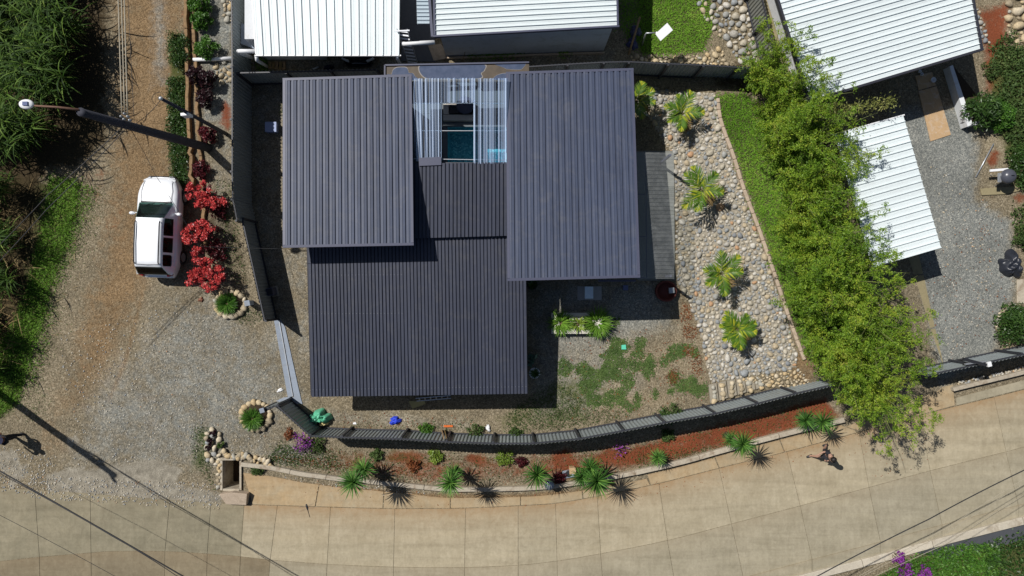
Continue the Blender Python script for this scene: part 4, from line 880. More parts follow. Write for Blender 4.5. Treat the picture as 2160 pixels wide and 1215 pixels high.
palm('bank_palm', 'yellow-green palm on the stone bank beside the house wall corner', 1440, 238, 1.0, .95, 7)
palm('bank_palm', 'green feathery palm on the stone bank beside the clear canopy', 1481, 400, 1.2, 1.1, 7)
palm('bank_palm', 'green palm with wide fronds on the middle of the stone bank', 1523, 577, 1.2, 1.02, 7)
palm('bank_palm', 'round yellow-tipped palm on the lowest part of the stone bank', 1556, 695, 1.0, .95, 10)
palm('garden_palm', 'small green palm peeping out beside the slate roof edge', 1343, 214, 1.1, .85, 8)

# yuccas
def yucca_proto(n, L_):
    t = thing('yucca', 'yucca', 'yucca', (0, 0, 0)); MB().tube([(0, 0, -1), (.01, .01, -.5), (0, 0, 0)], [.07, .06, .05], 8).out('trunk', M['bark'], t, True)
    bl = Blades()
    for k in range(n):
        q = (k + .5) / n; a = k * 2.39996; p = 1.35 - 1.75 * q ** .8
        bl.add(*strip((0, 0, .02), a + random.uniform(-.1, .1), L_ * random.uniform(1.0, 1.28) * (.8 + .25 * math.sin(q * 3.1)), .085, p, p - .18, 3))
    bl.out('rosette', M['yucca'], t); return t
yuc = [(745, 1017, 2.3, .62, 'tall yucca leaning out over the shoulder nearest the stone culvert'), (768, 991, 1.0, .6, 'lower yucca behind the tall one nearest the stone culvert'), (950, 1019, 2.25, .58, 'tall yucca at the kerb below the blue cloth'), (957, 998, 1.0, .5, 'lower yucca behind the tall one below the house ladder'), (1132, 1002, 1.4, .70, 'broad single yucca beside the round manhole cover'), (1258, 1015, 2.0, .72, 'tall yucca in the thick clump beside the small tan box'), (1246, 987, 1.3, .62, 'rear yucca of the thick clump beside the small tan box'), (1228, 1005, 1.3, .55, 'side yucca of the thick clump, closest to the tan box'), (1388, 966, .75, .42, 'small lone yucca in the red soil bed'), (1567, 937, 2.2, .58, 'tall yucca casting a star shadow on the road'), (1543, 928, 1.0, .46, 'short yucca beside the one with a star shadow'), (1736, 890, 2.0, .54, 'bright yucca on the kerb beside the bamboo'), (1701, 887, 1.0, .52, 'dark yucca on the red soil near the bamboo')]
yp = yucca_proto(84, 1.0)
for i, (x, y, h_, r_, lb) in enumerate(yuc):
    c = W(x, y, h_); o = yp if i == 0 else copy_tree(yp, label=lb, group=None)
    o['label'] = lb; o.location = (c.x, c.y, 0); o.scale = (1, 1, 1); o.rotation_euler = (0, 0, random.uniform(0, 6))
    for ch in o.children:
        if ch.name.startswith('trunk'): ch.scale = (1, 1, h_ + .05); ch.location = (0, 0, h_)
        else: ch.rotation_euler = (random.uniform(-.28, .28), random.uniform(-.28, .28), 0); r_ *= random.uniform(.84, 1.0); ch.scale = (r_, r_, r_); ch.location = (0, 0, h_ - .04)

# bamboo
def bamboo(label, x, y, hgt, spread, nc, lean=(0, 0), nleaf=300):
    hgt *= 1.08; spread *= 1.35; nc = int(nc * 1.4)
    c = W(x, y, None); t = thing('bamboo_clump', label, 'bamboo', (c.x, c.y, c.z - .02), 0, 'bamboo clumps between the lawn and the white carport'); mb = MB(); C = []
    for k in range(nc):
        a = random.uniform(0, 6.28); q = .35 * math.sqrt(random.random()); b = np.array([q * math.cos(a), q * math.sin(a), 0]); hh = hgt * random.uniform(.62, 1.05)
        out = np.array([math.cos(a) * spread * random.uniform(.2, 1.1) + lean[0], math.sin(a) * spread * random.uniform(.2, 1.1) + lean[1]])
        def at(t_): return b + np.array([out[0] * t_ ** 1.8, out[1] * t_ ** 1.8, hh * (t_ - .22 * t_ ** 3)])
        mb.tube([at(v) for v in (0, .3, .6, .85, 1.)], [.022, .02, .015, .009, .004], 5)
        for j in range(9):                       # leafy side sprays
            tt = random.uniform(.22, 1.0); o = at(tt); az = random.uniform(0, 6.28); ln = random.uniform(.25, .75) * (1.25 - .5 * tt)
            m_ = int(nleaf / 9); f = RNG.random(m_) ** .7
            S = o + np.stack([math.cos(az) * ln * f, math.sin(az) * ln * f, .18 * f - .35 * f * f], 1); C.append(S + RNG.normal(size=S.shape) * .06 * (1.2 - .5 * f[:, None]))
    V, Fc = leaf_quads(np.vstack(C), .095, .30, 1.2, .2); mesh_obj('foliage', V, Fc, M['bamboo'], t)
    o = mb.out('culms', M['greenstem'], t, True); o['kind'] = 'stuff'; return t
bam = [(1590, 175, 4.0, 1.0, 15, (-.1, .2), 'slender bamboo clump at the end of the grey corrugated fence'), (1640, 235, 4.2, 1.2, 18, (.1, 0), 'bamboo clump against the white house corner'), (1668, 315, 4.4, 1.2, 20, (.1, .1), 'bamboo clump leaning at the upper corner of the white carport'), (1668, 410, 4.2, 1.2, 20, (0, 0), 'bamboo clump on the lawn beside the middle of the white carport'), (1700, 480, 4.4, 1.2, 20, (.1, 0), 'bamboo clump brushing the lower half of the white carport'), (1720, 590, 4.6, 1.4, 24, (0, 0), 'broad bamboo clump opposite the middle stone-bank palm'), (1770, 660, 4.8, 1.4, 24, (.25, 0), 'broad bamboo clump beside the tan driveway strip'), (1745, 745, 4.6, 1.4, 24, (0, -.1), 'bamboo clump behind the end of the curved fence'), (1795, 800, 4.4, 1.4, 24, (.1, -.5), 'bamboo clump hanging over the road shoulder'), (1710, 690, 3.0, 1.1, 14, (-.2, 0), 'low bamboo clump next to the stone bank edge'), (1640, 330, 3.0, 1.0, 12, (-.1, 0), 'low airy bamboo clump on the lawn opposite the first palms'), (1660, 500, 3.0, 1.1, 14, (-.1, 0), 'low bamboo clump on the lawn opposite the clear canopy'), (1738, 572, 4.2, 1.1, 16, (.1, 0), 'bamboo clump reaching over the front corner of the white carport'), (1790, 715, 4.2, 1.2, 16, (.15, 0), 'bamboo clump shading the tan driveway strip'), (1690, 620, 3.2, 1.1, 14, (-.2, 0), 'low bamboo clump spilling over the lawn edging'), (1615, 255, 3.2, 1.1, 14, (0, 0), 'low bamboo clump at the head of the lawn'), (1695, 545, 3.6, 1.2, 16, (-.1, 0), 'mid-height bamboo clump where the lawn narrows'), (1765, 770, 3.8, 1.2, 16, (-.2, -.2), 'bamboo clump spilling over the end of the road bed'), (1720, 365, 3.6, 1.0, 14, (.1, 0), 'bamboo clump pressed against the upper eave of the white carport')]
for x, y, h_, sp, nc, ln, lb in bam: bamboo(lb, x, y, h_, sp, nc, ln, 480)
# one long shoot hanging across the dark gap beside the white house
t = thing('bamboo_shoot', 'long yellowish bamboo shoot arching over the dark drive', 'bamboo', W(1705, 250, 0)); C = []
base = t.location; P = [Vector((0, 0, 0)), W(1735, 240, 2.6) - base, W(1790, 232, 3.0) - base, W(1880, 215, 2.9) - base]; cc = crom([tuple(p) for p in P], 10)
MB().tube([tuple(p) for p in cc], list(np.linspace(.02, .004, len(cc))), 5).out('culm', M['greenstem'], t, True)
for p in cc[10:]:
    n_ = 55; C.append(p + RNG.normal(size=(n_, 3)) * np.array([.16, .16, .08]))
V, Fc = leaf_quads(np.vstack(C), .12, .3, .6); mesh_obj('foliage', V, Fc, leafmat('bamboo_leaf_yellow', [(0, (.10, .12, .03)), (.6, (.22, .24, .06)), (1, (.36, .34, .12))]), t)

# right hand slope and corner plants
bush('spiky_shrub', 'dark spiky shrub in the white planter by the drive', 'shrub', W(2062, 236, .3), .8, .9, M['shrub_dark'], 26, 70, .2, .22, .6)
bush('round_shrub', 'round light green shrub on the red slope', 'shrub', W(2100, 250, 0), .7, .8, M['shrub'], 22, 120, .09)
bush('round_shrub', 'glossy dark green round shrub inside the stone ring by the drive', 'shrub', W(2130, 684, 0), .95, 1.0, M['shrub_dark'], 30, 110, .12)
bush('roadside_shrub', 'straggly green shrub beside the dark tarpaulin', 'shrub', W(2160, 500, 0), .7, .7, M['weed'], 20, 90, .09)
bush('roadside_shrub', 'leafy shrub in the slope behind the kettle grill', 'shrub', W(2150, 350, 0), .9, .8, M['shrub_dark'], 24, 110, .1)
bush('slope_shrub', 'small grey-green shrub on bare red earth by the white roof corner', 'shrub', W(2085, 150, 0), .45, .4, M['weed'], 12, 70, .08)
lowhedge('corner_hedge', 'dense green hedge below the road kerb', [[(1845, 1215), (1920, 1172), (1990, 1150), (2060, 1142), (2100, 1150), (2090, 1260), (1830, 1260)]], M['shrub'], .10, .5, 12000)
lowhedge('corner_hedge', 'loose leafy thicket beside the asphalt path below the kerb', [[(2060, 1142), (2130, 1120), (2260, 1090), (2260, 1260), (2080, 1260)]], M['shrub_dark'], .13, .7, 3600)
for x, y, r_, lb in ((1892, 1176, .3, 'small purple bougainvillea spray at the upper edge of the corner hedge'), (1905, 1200, .42, 'larger purple bougainvillea spray low in the corner hedge'), (1945, 1205, .35, 'purple bougainvillea spray deeper in the corner hedge')):
    bush('bougainvillea', lb, 'flowers', W(x - 10, y - 8, 0), r_, .95, M['purple'], 9, 26, .085, .6)
# bed between fence and road
bush('bougainvillea', 'purple bougainvillea bush outside the fence corner', 'flowers', W(645, 930, 0), .55, .6, M['purple'], 16, 16, .085, .6)
bush('bed_shrub', 'dark green shrub beside the purple bougainvillea', 'shrub', W(668, 935, 0), .45, .4, M['weed'], 12, 60, .08)
bush('bed_shrub', 'small red-flowered shrub left of the purple bougainvillea', 'shrub', W(612, 913, 0), .28, .35, M['rustleaf'], 8, 40, .08)
bush('bougainvillea', 'small pink-purple bougainvillea in the red soil near the fence shadow', 'flowers', W(1305, 945, 0), .42, .45, M['purple'], 9, 8, .08, .6)
for x, y, r_, mt, lb in ((920, 961, .36, 'lime', 'lime green shrub in the bed below the cluttered fence'), (1066, 965, .42, 'lime', 'lime green shrub in the bed opposite the middle of the fence'), (873, 980, .3, 'rustleaf', 'low rust-red plant in the bed near the kerb'), (1100, 972, .28, 'maroon', 'small maroon plant next to a lime shrub'), (1180, 1007, .3, 'maroon', 'dark maroon plant beside the manhole'), (795, 957, .3, 'weed', 'pale green plant in the bed near the first yuccas'), (1408, 918, .34, 'weed', 'grey-green plant in the fence shadow on the bed'), (545, 990, .3, 'weed', 'small weed patch behind the stone culvert'), (1420, 870, .5, 'weed', 'leafy weed against the inside of the curved fence'), (1400, 880, .5, 'shrub_dark', 'dark shrub against the inside of the curved fence'), (900, 905, .35, 'shrub', 'green potted weed leaning on the fence by the boards'), (1005, 910, .4, 'weed', 'bushy weed leaning on the inside of the fence'), (1088, 912, .3, 'weed', 'thin weed growing up the inside of the fence'), (578, 632, .001, 'weed', None)):
    if lb: bush('garden_plant', lb, 'plant', W(x, y, 0), r_, r_ * .95, M[mt], 10, 60, .085)
BED = [(640, 935), (760, 955), (1090, 965), (1340, 935), (1560, 880), (1740, 850), (1760, 880), (1440, 962), (1200, 1012), (900, 1018), (700, 995), (560, 970)]
grass_on('bed_weeds', 'sparse weeds and litter scattered over the roadside bed', [(BED, 2600), ([(580, 940), (700, 950), (720, 990), (560, 975)], 1200), ([(1340, 955), (1560, 935), (1550, 950), (1350, 990)], 700)], M['weed'], .075, .4, .5, .06, 'weeds')
grass_on('bed_litter', 'dry brown leaf litter on the roadside bed', [(BED, 2200), ([(540, 960), (760, 975), (900, 1005), (700, 990)], 900)], M['rustleaf'], .06, .45, .9, .03, 'leaf litter')
grass_on('yard_weeds', 'green weeds sprouting in the gravel inside the curved fence', [([(1080, 860), (1180, 800), (1240, 850), (1180, 905), (1060, 908)], 2600), ([(700, 895), (1000, 890), (1000, 910), (760, 903)], 260), ([(1180, 860), (1330, 870), (1280, 890), (1150, 905)], 900), ([(410, 900), (440, 900), (445, 985), (455, 1035), (430, 1000), (405, 960)], 800), ([(500, 660), (540, 650), (560, 672), (500, 682)], 260), ([(590, 930), (640, 945), (630, 985), (560, 970)], 500), ([(590, 220), (606, 225), (606, 245), (590, 242)], 80)], M['weed'], .07, .4, .5, .05, 'weeds')
# creeping ground cover patches in the yard
mo = []
for x, y, rx, ry in ((1305, 730, 22, 18), (1290, 760, 22, 26), (1352, 722, 11, 14), (1345, 745, 14, 10), (1230, 778, 20, 14), (1255, 795, 26, 20), (1335, 770, 28, 12), (1370, 775, 15, 22), (1285, 790, 26, 14), (1325, 805, 12, 18), (1285, 842, 12, 20), (1310, 835, 12, 22), (1345, 845, 7, 16), (1400, 762, 10, 10), (1433, 738, 22, 12), (1420, 750, 14, 10), (1465, 745, 10, 10), (1450, 812, 28, 18), (1475, 822, 18, 12), (1422, 795, 12, 12), (1240, 815, 18, 18), (1250, 845, 20, 12), (1190, 775, 16, 16), (1300, 680, 8, 7), (1382, 830, 6, 10), (1415, 825, 8, 6), (1327, 860, 10, 8)):
    mo.append((blob(x, y, rx, ry, 14, .45), int(rx * ry * 2.2)))
grass_on('creeping_groundcover', 'flat olive creeping plants in patches over the gravel yard', mo, M['moss'], .08, .5, 1.8, .025, 'groundcover', wob=6)
grass_on('rusty_groundcover', 'rust-brown dried creepers at the foot of the stone bank', [(blob(1447, 665, 12, 18), 160), (blob(1455, 700, 14, 14), 160), (blob(1452, 740, 10, 10), 120), (blob(1470, 770, 10, 26), 160), (blob(1420, 795, 14, 14), 200)], M['rustleaf'], .09, .3, .9, .06, 'groundcover')
# gravel stones and leaves that catch the light
# ------------------------------------------------------------------ stones
def pebble(seed, seg=8, rings=4):
    r_ = random.Random(seed); V = [(0, 0, .5 * .62)]; ph = [r_.uniform(0, 6.28) for _ in range(4)]
    for i in range(1, rings):
        la = math.pi * i / rings
        for k in range(seg):
            a = 2 * math.pi * k / seg; f = 1 + .12 * math.sin(2 * a + ph[0]) + .09 * math.sin(3 * a + ph[1]) + .05 * math.sin(5 * a + ph[2])
            V.append((.5 * f * math.sin(la) ** .8 * math.cos(a), .5 * f * math.sin(la) ** .8 * math.sin(a), .5 * .62 * math.cos(la)))
    V.append((0, 0, -.31)); Fc = [(0, 1 + k, 1 + (k + 1) % seg) for k in range(seg)]
    for i in range(rings - 2): Fc += [(1 + i * seg + k, 1 + (i + 1) * seg + k, 1 + (i + 1) * seg + (k + 1) % seg, 1 + i * seg + (k + 1) % seg) for k in range(seg)]
    b = 1 + (rings - 2) * seg; Fc += [(b + (k + 1) % seg, b + k, len(V) - 1) for k in range(seg)]; return np.array(V), Fc
PEB = [pebble(i) for i in range(7)]
PEBME = {}
def stone_mesh(i, mat):
    key = (i, mat.name)
    if key not in PEBME:
        me = bpy.data.meshes.new('stone'); me.from_pydata(PEB[i][0].tolist(), [], PEB[i][1]); me.polygons.foreach_set('use_smooth', np.ones(len(me.polygons), bool)); me.materials.append(mat); PEBME[key] = me
    return PEBME[key]
def stone_piece(parent, x, y, z, d, mat, el=None, name='stone', hz=1.):
    o = bpy.data.objects.new(name, stone_mesh(random.randrange(7), mat)); COL.objects.link(o); e = el or random.uniform(.68, 1.)
    o.location = (x, y, z); o.rotation_euler = (random.uniform(-.15, .15), random.uniform(-.15, .15), random.uniform(0, 6.28)); o.scale = (d, d * e, d * random.uniform(.75, 1.05) * hz)
    if parent: o.parent = parent; o.location = Vector((x, y, z)) - parent.location
    return o
def pack(poly, sizes, tight=.86):
    """non-overlapping discs (metres) inside a pixel polygon, big ones first"""
    P = np.zeros((0, 3))
    for d, n in sizes:
        for x, y in scatter(poly, n):
            X, Y = (x - 1080) / 48, (607.5 - y) / 48; dd = d * random.uniform(.85, 1.15)
            if len(P) == 0 or np.all((P[:, 0] - X) ** 2 + (P[:, 1] - Y) ** 2 > (tight * (P[:, 2] + dd) / 2) ** 2): P = np.vstack([P, (X, Y, dd)])
    return P
def stone_field(name, poly, sizes, mat, limit, bedmat=None, sink=.1, tight=.86, keep=None):
    f = struct(bpy.data.objects.new(name, None)); COL.objects.link(f); P = pack(poly, sizes, tight); P = P[np.argsort(-P[:, 2])]
    for X, Y, d in P[:limit]: stone_piece(f, X, Y, float(gz(X, Y)) + d * sink, d, mat)
    rest = P[limit:]
    if len(rest):
        V = []; Fc = []; n = 0
        for X, Y, d in rest:
            pv, pf = PEB[random.randrange(7)]; a = random.uniform(0, 6.28); e = random.uniform(.65, 1.); c, s = math.cos(a), math.sin(a)
            q = pv * np.array([d, d * e, d * .9]); q = np.stack([q[:, 0] * c - q[:, 1] * s + X, q[:, 0] * s + q[:, 1] * c + Y, q[:, 2] + float(gz(X, Y)) + d * sink], 1)
            V.append(q); Fc += [tuple(i + n for i in ff) for ff in pf]; n += len(q)
        o = mesh_obj('small_stones', np.vstack(V), Fc, mat, f, True); o['kind'] = 'stuff'
    return f
BANK = [(1345, 178), (1420, 195), (1500, 205), (1508, 260), (1530, 330), (1552, 400), (1585, 490), (1622, 600), (1652, 690), (1668, 745), (1668, 772), (1560, 795), (1500, 806), (1490, 760), (1478, 700), (1455, 640), (1428, 590), (1424, 330), (1400, 300), (1372, 250), (1345, 230)]
stone_field('stone_bank', BANK, [(.34, 18), (.27, 200), (.215, 1300), (.16, 5500), (.12, 9000), (.085, 9000)], M['stone'], 300, None, .12, .83)
stone_field('stone_bank', [(1560, 800), (1672, 775), (1700, 800), (1690, 820), (1640, 815)], [(.2, 60), (.14, 300), (.1, 500)], M['stone_tan'], 60, None, .02)
# mortar bed under the stones, follows the bank
def drape(name, poly, step, dz, mat, parent=None):
    p = np.asarray(poly, float); xs = np.arange(p[:, 0].min(), p[:, 0].max() + step, step); ys = np.arange(p[:, 1].min(), p[:, 1].max() + step, step)
    V = []; id_ = {}; Fc = []
    X, Y = np.meshgrid(xs, ys); ins = in_poly(X + step / 2, Y + step / 2, poly)
    for j in range(len(ys)):
        for i in range(len(xs)):
            if not ins[j, i]: continue
            q = []
            for a, b2 in ((i, j), (i, j + 1), (i + 1, j + 1), (i + 1, j)):
                if (a, b2) not in id_:
                    x = xs[0] + a * step; y = ys[0] + b2 * step; id_[(a, b2)] = len(V); V.append(((x - 1080) / 48, (607.5 - y) / 48, float(gz_px(x, y)) + dz))
                q.append(id_[(a, b2)])
            Fc.append(tuple(q))
    return mesh_obj(name, V, Fc, mat, parent, True)
struct(drape('bank_mortar', BANK, 6, .012, M['mortar']))
# cobbled steps beside the fence
for i in range(9):
    xa = 1495 + i * 19.3; ya = 812 - i * 4.2; yb = 852 - i * 6.0
    stp = thing('cobbled_step', 'narrow cobbled step with tan stones running down to the curved fence', 'step', W(xa + 9, ya + 15, 0), 0, 'cobbled steps at the foot of the stone bank')
    o = flat_piece('step_base', [(xa, ya), (xa + 16.5, ya - 4), (xa + 21, yb - 7), (xa + 4, yb - 1)], -.05, .10 + .015 * i, M['mortar'], stp); o.location = -stp.location
    for k in range(4): 
        f = (k + .6) / 4.2; q = W(xa + 8 + 4 * f + random.uniform(-3, 3), ya + (yb - ya) * f, .13); stone_piece(stp, q.x, q.y, .115 + .015 * i, random.uniform(.2, .3), M['stone_tan'])
# stone capped kerb of the lawn
EDGE = [(1506, 215), (1512, 262), (1538, 335), (1560, 405), (1592, 490), (1628, 595), (1660, 690), (1686, 760)]
ek = struct(bpy.data.objects.new('lawn_edging', None)); COL.objects.link(ek); ec = crom(EDGE, 10)
for a, b2 in zip(ec[:-1:3], ec[3::3]):
    A, B = W(*a, float(gz_px(*a))), W(*b2, float(gz_px(*b2))); A.x, A.y = (a[0] - 1080) / 48, (607.5 - a[1]) / 48; B.x, B.y = (b2[0] - 1080) / 48, (607.5 - b2[1]) / 48
    bevel(bar(MB(), A, B.lerp(A, .02), .15, .3, -.04).out('edging_block', M['block'], ek), .03)
stone_field('river_stones', [(1455, -30), (1560, -30), (1590, 70), (1600, 130), (1570, 140), (1530, 90), (1480, 30)], [(.36, 60), (.28, 260), (.2, 800), (.14, 900)], M['stone'], 120)
stone_field('river_stones', [(1330, 118), (1480, 118), (1520, 100), (1540, 140), (1500, 146), (1340, 140)], [(.3, 30), (.24, 120), (.17, 300), (.12, 300)], M['stone_tan'], 60)
stone_field('boulder_heap', [(2118, -20), (2200, -20), (2200, 110), (2150, 110), (2128, 70)], [(.6, 12), (.45, 40), (.3, 120), (.2, 200)], M['stone_tan'], 60)
stone_field('river_stones', [(2048, 20), (2062, 15), (2075, 50), (2088, 92), (2070, 98), (2056, 50)], [(.26, 20), (.2, 80), (.14, 200)], M['stone'], 60)
stone_field('river_stones', [(452, 128), (489, 126), (489, 172), (462, 175), (455, 150)], [(.3, 20), (.2, 80), (.13, 120)], M['stone_tan'], 40)
stone_field('river_stones', [(465, -20), (489, -20), (489, 45), (478, 50), (470, 20)], [(.3, 20), (.2, 80), (.13, 120)], M['stone_tan'], 30)
def ring(label, x, y, rx, ry, n, d, a0=0., a1=6.283, mat=None):
    t = thing('stone_ring', label, 'stone ring', W(x, y, 0)); cx, cy = t.location.x, t.location.y
    mb = MB(); mb.lathe([(rx / 48 * .95, -.03), (rx / 48 * .9, .1), (rx / 48 * .5, .14)], (0, 0, 0), 18, 1, ry / rx); mb.out('soil', M['soil'], t, True)
    for k in range(n):
        a = a0 + (a1 - a0) * k / n + random.uniform(-.05, .05); dd = d * random.uniform(.8, 1.25)
        stone_piece(t, cx + rx / 48 * math.cos(a), cy + ry / 48 * math.sin(a), dd * .25, dd, mat or M['stone_tan'])
    return t
ring('oval ring of boulders around a tuft beside the open gate', 487, 641, 31, 26, 17, .30)
ring('round ring of boulders around a tuft on the gravel', 541, 877, 30, 29, 18, .31)
t = ring('curved ring of pale stones around the glossy shrub by the drive', 2137, 684, 34, 38, 13, .30, 1.6, 4.6)
heap = thing('stone_border', 'winding border of pale boulders with dark succulents beside the culvert', 'stone border', W(448, 940, 0))
for x, y, d in ((447, 907, .30), (436, 915, .25), (434, 925, .27), (462, 917, .27), (448, 920, .27), (462, 927, .33), (437, 934, .24), (435, 944, .28), (452, 946, .32), (437, 960, .32), (451, 958, .28), (461, 961, .24), (447, 972, .28), (438, 970, .24), (455, 979, .24), (462, 972, .26), (445, 934, .2), (463, 940, .22), (460, 990, .2)):
    q = W(x, y, .1); stone_piece(heap, q.x, q.y, d * .25, d, M['stone_tan'] if random.random() < .7 else M['stone'])
for x, y, lb in ((453, 913, 'dark purple succulent at the top of the pale boulder border'), (446, 930, 'dark purple succulent in the middle of the boulder border'), (442, 943, 'dark purple succulent low in the boulder border'), (469, 937, 'pale green succulent beside the boulder border')):
    bush('succulent', lb, 'plant', W(x, y, 0), .17, .3, M['darkred'] if 'purple' in lb else M['weed'], 5, 40, .09)
cul = thing('stone_culvert', 'stone-edged roadside culvert with a dark square opening', 'culvert', W(488, 1000, 0))
mb = MB()
def cw(q, z0, z1, nm, mt): o = flat_piece(nm, q, z0, z1, mt, cul); o.location = -cul.location; return o
cw([(464, 966), (512, 966), (510, 971), (468, 971)], -1.1, .12, 'wall', M['kerb']); cw([(464, 972), (469, 972), (469, 1034), (464, 1034)], -1.1, .12, 'wall', M['kerb'])
cw([(505, 972), (509, 972), (509, 1034), (505, 1034)], -1.1, .1, 'wall', M['kerb']); cw([(470, 1031), (504, 1031), (504, 1036), (470, 1036)], -1.1, .1, 'wall', M['kerb']); cw([(468, 970), (508, 970), (508, 1032), (468, 1032)], -1.12, -1.06, 'floor', M['soil'])
for k in range(9): q = W(459 + (k % 2) * 4, 975 + k * 6.6, .15); stone_piece(cul, q.x, q.y, .1, random.uniform(.17, .24), M['stone_tan'])
for k in range(26):
    x = 468 + k * 4.2; q = W(x, 957 + max(0, (x - 490)) * .28 + random.uniform(-6, 8), .15); stone_piece(cul, q.x, q.y, .12, random.uniform(.18, .32), M['stone_tan'])
blk = thing('concrete_block', 'pale slanted concrete block in front of the culvert opening', 'block', W(500, 1045, 0))
P = [W(x, y, 0) for x, y in ((470, 1037), (497, 1033), (528, 1037), (524, 1062), (482, 1060))]; b0 = blk.location
bevel(MB().prism([(p.x - b0.x, p.y - b0.y) for p in P], -.05, [.42, .42, .36, .26, .26]).out('body', M['block'], blk), .02)
# ------------------------------------------------------------------ poles and wires
lp = thing('street_lamp', 'tall dark street lamp pole with brown arm reaching over the cane', 'street lamp', W(440, 312, 0)); B = lp.location
def rel(o, t): o.location = -t.location; return o
rel(MB().tube([W(440, 312, -.02), W(303, 274, 4.4), W(172, 237, 8.4)], [.19, .16, .125], 14).out('pole', M['pole'], lp, True), lp)
rel(MB().tube([W(176, 239, 8.2), W(165, 231, 8.42), W(120, 226, 8.6), W(72, 223, 8.7)], [.035, .04, .035, .03], 8).out('arm', M['rust'], lp, True), lp)
rel(MB().tube([W(178, 239, 8.15), W(170, 236, 8.36)], [.14, .14], 12).out('clamp', M['pole'], lp), lp)
c = W(56, 220, 8.72); hd = MB(); 
prof = [(.0, -.06), (.16, -.05), (.2, 0), (.18, .05), (.10, .08)]
hd.lathe([(.04, -.06), (.13, -.05), (.16, 0), (.14, .05), (.07, .075)], (0, 0, 0), 18, 1.5, 1.0); o = hd.out('lamp_head', M['white'], lp, True); o.location = c - B
o2 = MB().box((c.x + .02, c.y, c.z + .085), (.16, .12, .05)).out('sensor', surf('blue_grey_plastic', (.06, .09, .22)), lp); o2.location = -B
for x, y in ((256, 246), (262, 252), (270, 246), (274, 254), (257, 262), (263, 240)):
    q = W(x, y, 6.05); rel(MB().lathe([(.02, -.08), (.055, -.03), (.03, 0), (.055, .03), (.02, .08)], (q.x, q.y, q.z), 8).out('insulator', M['steel'], lp, True), lp)
def wire(label, pts, r, mat=None, sag=.15):
    P = []
    for i in range(len(pts) - 1):
        a, b2 = Vector(pts[i]), Vector(pts[i + 1])
        for k in range(9): t_ = k / 9; p = a.lerp(b2, t_); p.z -= sag * 4 * t_ * (1 - t_); P.append(p)
    P.append(Vector(pts[-1])); return tag(MB().tube(P, r, 5).out('overhead_wire', mat or M['black'], None, True), label, 'wire')
M['wire_pale'] = surf('bare_wire', (.36, .32, .24), .1, 10, .5)
wire('pale overhead wire running up the dirt road, first of three', [W(257, 240, 6.1), W(247, -80, 6.2)], .020, M['wire_pale'], 0)
wire('pale overhead wire running up the dirt road, middle of three', [W(263, 238, 6.1), W(254, -80, 6.2)], .020, M['wire_pale'], 0)
wire('pale overhead wire running up the dirt road, closest to the fence', [W(269, 240, 6.1), W(260, -80, 6.2)], .020, M['wire_pale'], 0)
wire('thin black wire beside the three pale ones over the dirt road', [W(283, 255, 5.8), W(273, 60, 5.9), W(266, -80, 5.9)], .008, None, 0)
wire('thin cable joining the street lamp pole to the telephone pole', [W(285, 262, 5.7), W(338, 212, 5.4)], .01, None, .1)
wire('service wire running from the lamp pole over the verge', [W(258, 268, 5.9), W(100, 412, 5.7), W(-60, 575, 5.6)], .014, None, .05)
wire('second service wire running from the lamp pole over the verge', [W(262, 275, 5.7), W(100, 440, 5.5), W(-60, 612, 5.4)], .014, None, .05)
wire('thin wire from the lamp pole dropping toward the parked car', [W(272, 268, 5.5), W(325, 365, 4.9), W(420, 520, 4.0), W(600, 525, 3.55)], .008, None, .1)
tp_ = thing('telephone_pole', 'thin grey telephone pole with a white box beside the clay bank', 'pole', W(478, 283, 0))
rel(MB().tube([W(478, 283, -.02), W(405, 243, 3.2), W(340, 208, 5.6)], [.085, .075, .06], 10).out('pole', M['pole'], tp_, True), tp_)
q = W(395, 238, 3.55); o = bevel(MB().box((q.x - .02, q.y - .1, q.z), (.3, .12, .42), .1).out('junction_box', M['white'], tp_), .02); o.location = -tp_.location
q = W(340, 208, 5.6); rel(MB().lathe([(.07, 0), (.08, .05), (.03, .09)], tuple(q), 10).out('cap', M['steel'], tp_, True), tp_)
cab = [q + Vector((.3 * math.cos(a) - .3, .22 * math.sin(a) + .1, -.2 - .1 * a)) for a in np.linspace(0, 4.5, 12)]
rel(MB().tube(cab, .008, 5).out('cable_loop', M['black'], tp_, True), tp_)
up = thing('utility_pole', 'utility pole beyond the verge whose long shadow crosses the gravel', 'pole', W(-43, 797, 0))
MB().tube([(0, 0, -.02), (0, 0, 4.5), (0, 0, 9.2)], [.17, .145, .12], 12).out('pole', M['pole'], up, True); MB().box((0, 0, 8.7), (.1, 1.3, .12), .6).out('crossarm', M['wood'], up)
wire('thick black cable bundle crossing above the old concrete slabs', [W(-268, 835, 5.0), W(0, 994, 4.95), W(385, 1215, 4.85), W(760, 1440, 4.8)], .026, None, .02)
wire('black cable twisted beside the thick bundle over the old slabs', [W(-268, 830, 5.1), W(0, 999, 4.9), W(240, 1133, 4.85), W(370, 1213, 4.8), W(750, 1440, 4.8)], .014, None, .05)
wire('thin wire crossing above the lowest old concrete slab', [W(-200, 985, 4.6), W(0, 1087, 4.6), W(245, 1217, 4.5), W(500, 1350, 4.5)], .009, None, .03)
wire('black cable crossing over the road above the corner hedge', [W(1560, 1300, 4.9), W(1727, 1214, 4.9), W(1960, 1095, 4.95), W(2160, 992, 5.0), W(2320, 905, 5.0)], .02, None, .05)
